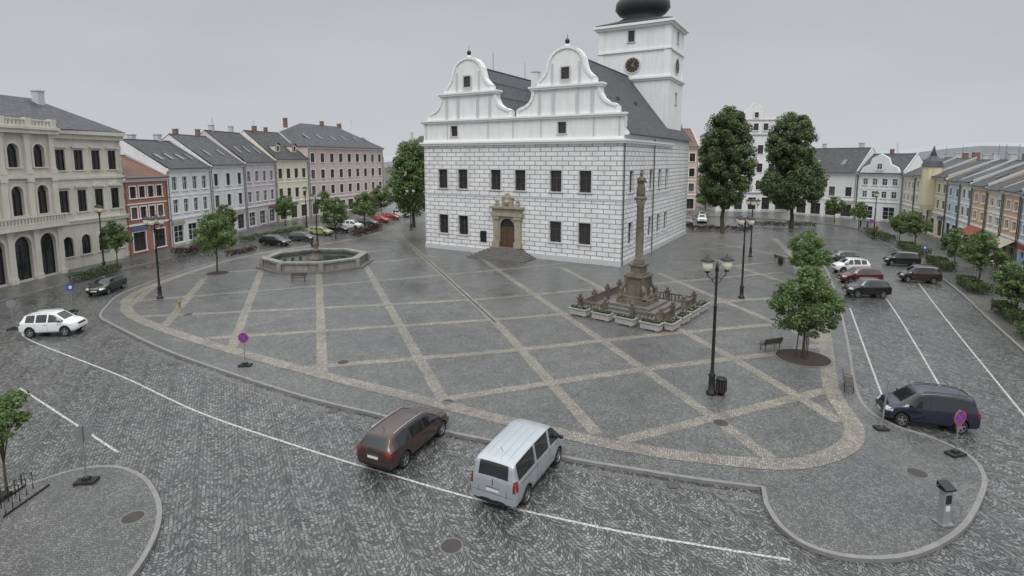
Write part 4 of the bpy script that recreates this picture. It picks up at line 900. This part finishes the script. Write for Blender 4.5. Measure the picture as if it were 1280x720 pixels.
for k in range(4):
    for side in (0,1):
        a,c=(-2.9+1.95*k,4.05) if side==0 else (4.05,2.9-1.95*k)
        x,y,_=fm_(a,c,0); an=math.atan2(fu.y,fu.x)+(math.pi/2 if side else 0)
        o=Obj('f'); b=o.p('trough',mat('trough_stone',(.38,.37,.345),.8,.25,3,bump=.3)); b.box(ID,-.72,.72,-.3,.3,.08,.5); b.box(ID,-.78,.78,-.36,.36,.5,.58); b.box(ID,-.6,-.4,-.25,.25,0,.08); b.box(ID,.4,.6,-.25,.25,0,.08); o.p('soil',M_rubber).box(ID,-.68,.68,-.26,.26,.58,.60)
        ms=o.meshes(); rs=np.random.RandomState(k+9*side); n=260; p=np.zeros((n,3)); p[:,0]=(rs.rand(n)-.5)*1.4;p[:,1]=(rs.rand(n)-.5)*.55;p[:,2]=.58+rs.rand(n)*.16
        u_=rs.normal(size=(n,3));u_/=np.linalg.norm(u_,axis=1)[:,None];v_=np.cross(u_,rs.normal(size=(n,3)));v_/=np.linalg.norm(v_,axis=1)[:,None];s_=.05
        V=np.stack([p-u_*s_,p-v_*s_,p+u_*s_,p+v_*s_],axis=1).reshape(-1,3); ms.append(('plants',leafmesh('plants',V,M_leafR)))
        ms.append(('blossoms',leafmesh('blossoms',V[:120]+np.array([0,0,.06]),M_flower)))
        inst('flower_planter',ms,(x,y,ZP),an)

# ---------------------------------------------------------------- vehicles
def wheelmb(o,x,y,r,w,side):
    T=o.p('tyres',M_rubber,True); Rm=o.p('rims',M_rim)
    def ring(mb,prof,seg=24):
        i=len(mb.v)
        for (rr,yy) in prof:
            for k in range(seg):
                a=2*math.pi*k/seg; mb.v.append((x+rr*math.cos(a),y+side*yy,r+rr*math.sin(a)))
        for j in range(len(prof)-1):
            for k in range(seg):
                q=(i+j*seg+k,i+j*seg+(k+1)%seg,i+(j+1)*seg+(k+1)%seg,i+(j+1)*seg+k); mb.f.append(q); mb.uv+=[(0,0)]*4
    ring(T,[(r*.6,-w/2),(r*.94,-w/2),(r,-w*.36),(r,w*.36),(r*.94,w/2),(r*.66,w/2),(r*.64,w*.3)])
    ring(Rm,[(r*.66,w*.47),(r*.60,w*.47),(r*.57,w*.2)])
    ring(o.p('wheel_hubs',M_blackm),[(r*.64,w*.12),(.001,w*.12)])
    ring(Rm,[(r*.17,w*.2),(r*.16,w*.40),(.001,w*.42)],12)
    for k in range(5):
        a=2*math.pi*k/5+.3; ca,sa=math.cos(a),math.sin(a); ta,tb=-sa,ca
        P=[]
        for rr,hw,yy in ((r*.12,.045,w*.38),(r*.62,.03,w*.42)):
            for sg in (-1,1): P.append((x+rr*ca+sg*hw*ta,y+side*yy,r+rr*sa+sg*hw*tb))
        Rm.poly([P[0],P[1],P[3],P[2]])
def carmesh(stn,L,W,wr,wheels,kind,taily,headz,tailz,glassrear):
    bm=bmesh.new(); rings=[]
    for (x,zb,zl,zr,w,wf,fl) in stn:
        half=[(0,zb),(w*.82,zb),(w*.975,zb+.10),(w,zb+.45*(zl-zb)),(w*.985,zl-.05),(w*.955,zl),(wf,zr-.05),(wf*.9,zr-.005),(0,zr+.02)]
        ring=[bm.verts.new((x,y,z)) for y,z in half]+[bm.verts.new((x,-y,z)) for y,z in reversed(half[1:-1])]
        rings.append(ring)
    n=len(rings[0])
    cl=bm.edges.layers.float.get('crease_edge') or bm.edges.layers.float.new('crease_edge')
    for i in range(len(rings)-1):
        fl=stn[i][6]
        for k in range(n):
            f=bm.faces.new((rings[i][k],rings[i][(k+1)%n],rings[i+1][(k+1)%n],rings[i+1][k])); f.smooth=True
            kk=k if k<8 else n-1-k
            f.material_index=0
            if 'S' in fl and kk==5: f.material_index=1
            if 'W' in fl and kk==7: f.material_index=1
            if kk==0 : f.material_index=2
    for r_,rev in ((rings[0],False),(rings[-1],True)):
        f=bm.faces.new(r_ if rev else list(reversed(r_))); f.smooth=True
    for i in range(len(rings)-1):
        for k in (5,n-5,6,n-6):
            e=bm.edges.get((rings[i][k],rings[i+1][k]))
            if e: e[cl]=.55
    for i,(s) in enumerate(stn):
        fa=stn[i-1][6] if i else ''; fb=s[6]
        if ('W' in fa)!=('W' in fb):
            for k in range(5,n-5):
                e=bm.edges.get((rings[i][k],rings[i][(k+1)%n]))
                if e: e[cl]=.5
        if ('S' in fa)!=('S' in fb):
            for k in (5,n-6):
                e=bm.edges.get((rings[i][k],rings[i][(k+1)%n]))
                if e: e[cl]=.8
    bmesh.ops.recalc_face_normals(bm,faces=bm.faces)
    me=bpy.data.meshes.new('b'); bm.to_mesh(me); bm.free()
    for m in (P_silver,M_cglass,M_blackm): me.materials.append(m)
    ob=bpy.data.objects.new('tmp',me); COL.objects.link(ob)
    sb=ob.modifiers.new('s','SUBSURF'); sb.levels=2; sb.render_levels=2
    cb=bmesh.new()
    for wx in wheels:
        for sg in (-1,1):
            mtx=Matrix.Translation((wx,sg*(W/2-.02),wr+.02))@Matrix.Rotation(math.pi/2,4,'X')
            bmesh.ops.create_cone(cb,cap_ends=True,segments=28,radius1=wr*1.17,radius2=wr*1.17,depth=.55,matrix=mtx)
    cme=bpy.data.meshes.new('c'); cb.to_mesh(cme); cb.free()
    for m in (P_silver,M_cglass,M_blackm): cme.materials.append(m)
    cme.polygons.foreach_set('material_index',[2]*len(cme.polygons))
    co=bpy.data.objects.new('cut',cme); COL.objects.link(co)
    bo=ob.modifiers.new('b','BOOLEAN'); bo.operation='DIFFERENCE'; bo.object=co; bo.solver='EXACT'
    dg=bpy.context.evaluated_depsgraph_get(); dg.update(); ev=ob.evaluated_get(dg)
    body=bpy.data.meshes.new_from_object(ev,depsgraph=dg); body.name='body'
    bvh=BVHTree.FromObject(ob,dg)
    bpy.data.objects.remove(ob); bpy.data.objects.remove(co)
    o=Obj('car')
    def proj(mb,axis,sg,a0,a1,b0,b1,na=6,nb=4,off=.006,skew=0.0):
        P={}
        for i in range(na+1):
            for j in range(nb+1):
                b_=b0+(b1-b0)*j/nb; a_=a0+(a1-a0)*i/na+skew*(j/nb)
                if axis=='x': org=Vector((sg*6,a_,b_)); dr=Vector((-sg,0,0))
                elif axis=='y': org=Vector((a_,sg*4,b_)); dr=Vector((0,-sg,0))
                else: org=Vector((a_,b_,6)); dr=Vector((0,0,-1))
                h=bvh.ray_cast(org,dr)
                P[i,j]=(h[0]-dr*off) if h[0] else None
        for i in range(na):
            for j in range(nb):
                q=[P[i,j],P[i+1,j],P[i+1,j+1],P[i,j+1]]
                if all(v is not None for v in q) and max((q[0]-v).length for v in q)<.5: mb.poly(q)
    H=o.p('headlights',M_head,True); Tl=o.p('taillights',M_tail,True); Bk=o.p('grille_and_trim',M_blackm); Sm=o.p('door_seams',M_rubber); Pl=o.p('licence_plates',M_plate); Ch=o.p('chrome_trim',M_chrome)
    hw=W/2
    for s in (-1,1):
        a,b=sorted((s*hw*.52,s*hw*.92)); proj(H,'x',1,a,b,headz,headz+.15,8,4)
        a,b=sorted((s*hw*taily,s*hw*.96)); proj(Tl,'x',-1,a,b,tailz[0],tailz[1],6,8)
        proj(Tl,'y',s,-L/2+.05,-L/2+.22,tailz[0]+.02,tailz[1]-.02,4,6)
        proj(H,'y',s,L/2-.42,L/2-.12,headz+.02,headz+.13,5,3)
    proj(Bk,'x',1,-hw*.48,hw*.48,headz-.02,headz+.10,8,3); proj(Bk,'x',1,-hw*.6,hw*.6,.28,.44,8,3); proj(Bk,'x',-1,-hw*.8,hw*.8,.27,.42,8,3)
    proj(Pl,'x',1,-.26,.26,.47,.58,4,2,.016); pz=tailz[0]-.15 if kind!='van' else .78
    proj(Pl,'x',-1,-.26,.26,pz,pz+.11,4,2,.016)
    proj(Ch,'x',-1,-.3,.3,pz+.14,pz+.165,4,1,.014); proj(Ch,'x',1,-hw*.4,hw*.4,headz+.10,headz+.12,4,1,.012)
    proj(Sm,'x',-1,-hw*.88,hw*.88,.60 if kind!='van' else .70,.612 if kind!='van' else .712,10,1,.004)
    for s in (-1,1): proj(Sm,'x',-1,s*hw*.60-.006,s*hw*.60+.006,.61,tailz[0],1,5,.004)
    zbel=stn[len(stn)//2][2]
    seams={'van':(-.62,.62,1.42),'mpv':(-.9,.1,1.1),'estate':(-.98,.05,1.05),'suv':(-.9,.05,1.05),'hatch':(-.8,.05,1.0)}[kind]
    for s in (-1,1):
        for x in seams: proj(Sm,'y',s,x,x+.014,.36,zbel-.03,1,10,.004)
        proj(Sm,'y',s,seams[0],seams[-1],.34,.355,10,1,.004)
        proj(Bk,'y',s,wheels[0]+wr*1.2,wheels[1]-wr*1.2,.24,.34,10,2,.007)
        for x in (seams[1]-.25,seams[2]-.28): proj(Ch if kind=='van' else Bk,'y',s,x,x+.17,zbel-.16,zbel-.13,2,1,.02)
        if kind=='van':
            proj(Sm,'y',s,-L/2+.5,seams[0]+.2,zbel-.12,zbel-.10,8,1,.006)
        mxx=seams[2]-.02; mz=zbel+.10; mb=o.p('mirrors',M_blackm,True)
        for (xx,yy,zz,rx,ry,rz) in ((mxx,s*(hw+.12),mz,.06,.12,.09),):
            i=len(mb.v); 
            prof=[(-1,.0),(-.8,.75),(0,1),(.8,.8),(1,.0)]
            for (t,rr) in prof:
                for k in range(10):
                    a=2*math.pi*k/10; mb.v.append((xx+rx*rr*math.cos(a),yy+ry*t,zz+rz*rr*math.sin(a)))
            for j in range(4):
                for k in range(10): mb.f.append((i+j*10+k,i+j*10+(k+1)%10,i+(j+1)*10+(k+1)%10,i+(j+1)*10+k)); mb.uv+=[(0,0)]*4
        mb.tube([(mxx,s*(hw-.08),mz-.06),(mxx,s*(hw+.06),mz-.02)],.03,6)
        if kind in ('estate','suv','mpv'):
            pts=[]
            for x in np.linspace(-L/2+.65,.45,9):
                h=bvh.ray_cast(Vector((x,s*stn[4][5]*.93,5)),Vector((0,0,-1))); 
                if h[0]: pts.append(h[0]+Vector((0,0,.045)))
            if len(pts)>2: o.p('roof_rails',M_chrome if kind!='mpv' else M_blackm).tube(pts,.018,6)
        for wx in wheels: wheelmb(o,wx,s*(hw-.12),wr,.21,s)
    if kind=='van':
        proj(Bk,'x',-1,-.012,.012,1.0,1.25,1,3,.01)
        for y in (-.45,-.15,.15,.45): proj(o.p('roof_ribs',M_greyp),'z',1,-2.1,.65,y-.008,y+.008,8,1,.003)
    else:
        proj(Bk,'x',-1,-.01,.25,stn[1][2]+.06,stn[1][2]+.09,2,1,.012)
    h=bvh.ray_cast(Vector((-L/2+.8,0,5)),Vector((0,0,-1)))
    if h[0]: o.p('aerial',M_black).tube([h[0],h[0]+Vector((-.15,0,.22))],.008,4)
    return [('body',body)]+o.meshes()
EST=[(-2.33,.42,.68,.75,.68,.56,''),(-2.31,.32,.95,1.01,.84,.66,''),(-2.24,.24,1.01,1.10,.89,.66,'W'),(-1.96,.22,1.03,1.46,.90,.60,''),(-1.78,.22,1.03,1.52,.91,.60,'S'),(-.98,.20,1.01,1.56,.92,.62,''),(-.90,.20,1.01,1.56,.92,.62,'S'),(.0,.20,.98,1.56,.92,.63,''),(.09,.20,.98,1.555,.92,.63,'S'),(.55,.20,.97,1.50,.92,.62,'SW'),(1.36,.20,.95,1.06,.91,.70,''),(1.75,.22,.89,.99,.90,.68,''),(2.12,.26,.78,.88,.85,.62,''),(2.28,.32,.64,.74,.76,.56,''),(2.34,.40,.56,.62,.62,.45,'')]
SUV=[(-2.2,.45,.72,.80,.70,.58,''),(-2.17,.36,.98,1.05,.84,.68,''),(-2.08,.30,1.05,1.14,.90,.68,'W'),(-1.82,.28,1.08,1.50,.92,.60,''),(-1.62,.28,1.07,1.57,.93,.62,'S'),(-.92,.26,1.05,1.62,.93,.63,''),(-.84,.26,1.05,1.62,.93,.63,'S'),(.0,.26,1.03,1.63,.93,.64,''),(.09,.26,1.03,1.625,.93,.64,'S'),(.55,.26,1.02,1.57,.93,.63,'SW'),(1.22,.26,1.01,1.14,.92,.72,''),(1.62,.27,.95,1.07,.91,.70,''),(2.0,.32,.84,.95,.86,.66,''),(2.16,.38,.68,.80,.76,.58,''),(2.22,.46,.60,.68,.62,.46,'')]
HAT=[(x*.93,zb,zl*.97,zr*.96,w*.96,wf*.97,f) for x,zb,zl,zr,w,wf,f in EST]
MPV=[(-2.38,.42,.72,.80,.70,.60,''),(-2.36,.34,1.0,1.06,.86,.72,''),(-2.3,.26,1.06,1.14,.92,.72,'W'),(-2.1,.24,1.08,1.60,.94,.66,''),(-1.92,.24,1.07,1.68,.95,.66,'S'),(-1.0,.22,1.05,1.73,.95,.68,''),(-.9,.22,1.05,1.73,.95,.68,'S'),(.08,.22,1.02,1.73,.95,.69,''),(.18,.22,1.02,1.72,.95,.69,'S'),(.62,.22,1.01,1.66,.95,.68,'SW'),(1.52,.22,.99,1.10,.93,.76,''),(1.85,.24,.92,1.0,.91,.72,''),(2.18,.28,.80,.88,.86,.66,''),(2.34,.34,.64,.72,.76,.58,''),(2.40,.42,.56,.62,.62,.46,'')]
VAN=[(-2.46,.42,.80,.95,.80,.70,''),(-2.45,.34,1.12,1.2,.90,.78,''),(-2.42,.28,1.22,1.30,.94,.80,'W'),(-2.30,.26,1.24,1.82,.95,.76,''),(-2.16,.26,1.24,1.90,.95,.76,'S'),(-.72,.24,1.22,1.96,.95,.78,''),(-.62,.24,1.22,1.96,.95,.78,'S'),(.52,.24,1.20,1.96,.95,.79,''),(.66,.24,1.20,1.95,.95,.79,'S'),(1.05,.24,1.18,1.88,.95,.77,'SW'),(1.78,.24,1.12,1.26,.94,.80,''),(2.08,.26,1.02,1.14,.92,.76,''),(2.32,.30,.84,.95,.88,.70,''),(2.43,.36,.66,.76,.80,.62,''),(2.47,.44,.58,.64,.66,.50,'')]
C_est=carmesh(EST,4.7,1.84,.335,(-1.38,1.42),'estate',.66,.68,(.82,1.0),0)
C_suv=carmesh(SUV,4.42,1.86,.36,(-1.30,1.34),'suv',.70,.76,(.88,1.06),0)
C_hat=carmesh(HAT,4.36,1.77,.315,(-1.28,1.32),'hatch',.70,.64,(.78,.96),0)
C_mpv=carmesh(MPV,4.8,1.90,.34,(-1.42,1.50),'mpv',.80,.70,(.85,1.2),0)
C_van=carmesh(VAN,4.9,1.90,.345,(-1.46,1.52),'van',.86,.84,(.92,1.32),0)
def car(name,ms,x,y,hx,hy,p,z=0,sc=1): inst(name,ms,(x,y,z),math.atan2(hy,hx),sc,p)
car('parked_car',C_est,-4.4,21.65,.42,.91,P_brown,0,.96); car('parked_van',C_van,.40,19.45,.46,.89,P_silver,0,.95)
S8=(.80,.92,.97)
car('parked_minivan',C_mpv,18.95,23.75,-.95,.30,P_navy,0,(.76,.88,.97)); car('parked_car',C_suv,-31.8,36.7,.985,.17,P_white,0,(.80,.92,.98))
car('parked_car',C_hat,-37.2,48.9,.15,-.98,P_blackc,0,.92)
for ms,x,y,hx,hy,p in ((C_suv,31.4,47.2,-.98,.1,P_blackc),(C_est,34.2,52.6,-.98,.1,P_dred),(C_suv,36.3,57.4,-.98,.1,P_white),(C_hat,38.6,63,-.98,.1,P_grey)): car('parked_car',ms,x,y,hx,hy,p,0,S8)
car('parked_minivan',C_mpv,44.6,61.4,-.93,.36,P_blackc,0,(.72,.88,.98)); car('parked_minivan',C_mpv,40.3,52.9,-.93,.36,P_dbrown,0,(.72,.88,.98))
for ms,x,y,p in ((C_est,-33.6,76.3,P_blackc),(C_hat,-31.3,80.5,P_grey),(C_hat,-30.8,86.8,P_lime),(C_est,-29.3,90.5,P_blackc),(C_suv,-28.2,95,P_white),(C_est,-26.8,100,P_grey),(C_hat,-25.8,105,P_red),(C_est,-24.8,110,P_red),(C_suv,-23.6,115,P_white),(C_est,-22,120,P_silver)): car('parked_car',ms,x,y,.93,-.25,p,0,.92)
for ms,x,y,p in ((C_est,36.5,104,P_white),(C_hat,38.6,110,P_silver),(C_suv,32.5,100,P_grey)): car('parked_car',ms,x,y,-.3,-.95,p,ZP)

# ---------------------------------------------------------------- people
def person(x,y,rot,coat,z=ZP,h=1.72):
    J=[(0,0,.95),(0,0,1.15),(0,.01,1.38),(0,0,1.48),(0,-.01,1.56),(0,-.015,1.68),
       (.19,0,1.40),(.25,.02,1.15),(.25,-.06,.92),(-.19,0,1.40),(-.25,.02,1.15),(-.25,-.06,.92),
       (.09,0,.90),(.11,-.08,.50),(.11,.02,.09),(.11,-.14,.04),(-.09,0,.90),(-.10,.05,.50),(-.10,.18,.11),(-.10,.06,.04)]
    rad=[.14,.13,.16,.06,.075,.095,.065,.048,.035,.065,.048,.035,.09,.062,.045,.04,.09,.062,.045,.04]
    E=[(0,1),(1,2),(2,3),(3,4),(4,5),(2,6),(6,7),(7,8),(2,9),(9,10),(10,11),(0,12),(12,13),(13,14),(14,15),(0,16),(16,17),(17,18),(18,19)]
    me=bpy.data.meshes.new('p'); me.from_pydata(J,E,[]); ob=bpy.data.objects.new('p',me); COL.objects.link(ob)
    ob.modifiers.new('k','SKIN')
    for i,r in enumerate(rad): me.skin_vertices[0].data[i].radius=(r,r*.85)
    me.skin_vertices[0].data[0].use_root=True
    s=ob.modifiers.new('s','SUBSURF'); s.levels=2
    dg=bpy.context.evaluated_depsgraph_get(); dg.update(); m2=bpy.data.meshes.new_from_object(ob.evaluated_get(dg)); bpy.data.objects.remove(ob)
    m2.materials.clear()
    for m in (coat,mat('trousers',(.03,.035,.05),.8),mat('skin',(.5,.3,.22),.6),mat('hair',(.05,.03,.02),.7),mat('shoes',(.02,.02,.02),.5)): m2.materials.append(m)
    for p in m2.polygons:
        c=p.center; p.use_smooth=True
        p.material_index=4 if c.z<.09 else 1 if c.z<.93 and abs(c.x)<.2 else 2 if (1.49<c.z<1.68 and c.y<.03) or (c.z<.97 and abs(c.x)>.2) else 3 if c.z>=1.55 else 0
    o=bpy.data.objects.new('person',m2); o.location=(x,y,z); o.rotation_euler=(0,0,rot); COL.objects.link(o)
person(60.3,93.5,.6,mat('coat_dark',(.03,.03,.035),.8)); person(57.8,85.5,-1.2,mat('coat_red',(.3,.05,.05),.8)); person(61.2,93.0,.8,mat('coat_blue',(.05,.08,.16),.8))

# ---------------------------------------------------------------- world, light, camera
w=bpy.data.worlds.new('World'); scene.world=w; w.use_nodes=True; N=NT(w.node_tree); bg=w.node_tree.nodes['Background']
EL,RO=R(55),R(182)
sky=N.n('ShaderNodeTexSky',None,sky_type='NISHITA',sun_disc=False,sun_elevation=EL,sun_rotation=RO,air_density=1.5,dust_density=6)
hs=N.n('ShaderNodeHueSaturation',{'Saturation':.15,'Color':sky.outputs[0]})
tc=N.n('ShaderNodeTexCoord').outputs['Generated']; z=N.n('ShaderNodeSeparateXYZ',{0:tc}).outputs[2]
gr=N.ramp(z,[(0.0,(.58,.595,.62)),(.12,(.50,.515,.545)),(.33,(.445,.46,.495)),(.6,(.95,.975,1.0)),(1.0,(1.0,1.0,1.0))])
nz=N.n('ShaderNodeTexNoise',{'Vector':N.n('ShaderNodeMapping',{'Vector':tc,'Scale':(1,1,3.5)}).outputs[0],'Scale':1.8,'Detail':5,'Roughness':.55}).outputs[0]
gr=N.mix(1.0,gr,N.ramp(nz,[(.3,(.95,.95,.955)),(.7,(1.05,1.05,1.045))]),'MULTIPLY')
zk=N.m('MULTIPLY_ADD',N.n('ShaderNodeMapRange',{0:z,1:.35,2:.8,3:0.0,4:1.0}).outputs[0],4.5,10.7)
cz=N.n('ShaderNodeCombineXYZ',{0:zk,1:zk,2:zk}).outputs[0]
sc_=N.n('ShaderNodeVectorMath',{0:gr,1:cz},operation='MULTIPLY').outputs[0]
mx_=N.mix(.93,hs.outputs[0],sc_)
N.ln(mx_,bg.inputs[0]); bg.inputs[1].default_value=.1
sl=bpy.data.lights.new('sun','SUN'); sl.energy=1.05; sl.angle=R(30); sl.color=(1,.98,.955)
so=bpy.data.objects.new('sun',sl); COL.objects.link(so)
sd=Vector((math.sin(RO)*math.cos(EL),math.cos(RO)*math.cos(EL),math.sin(EL)))
so.rotation_euler=sd.to_track_quat('Z','Y').to_euler(); so.location=(0,0,60)
cd=bpy.data.cameras.new('camera'); cam=bpy.data.objects.new('camera',cd); COL.objects.link(cam); scene.camera=cam
cam.location=(0,0,12); cam.rotation_euler=(R(83),0,0); cd.sensor_width=36; cd.lens=680/1280*36; cd.shift_y=-76.5/1280; cd.clip_end=4000; cd.clip_start=.1
scene.view_settings.view_transform='Standard'; scene.view_settings.look='None'; scene.view_settings.exposure=0
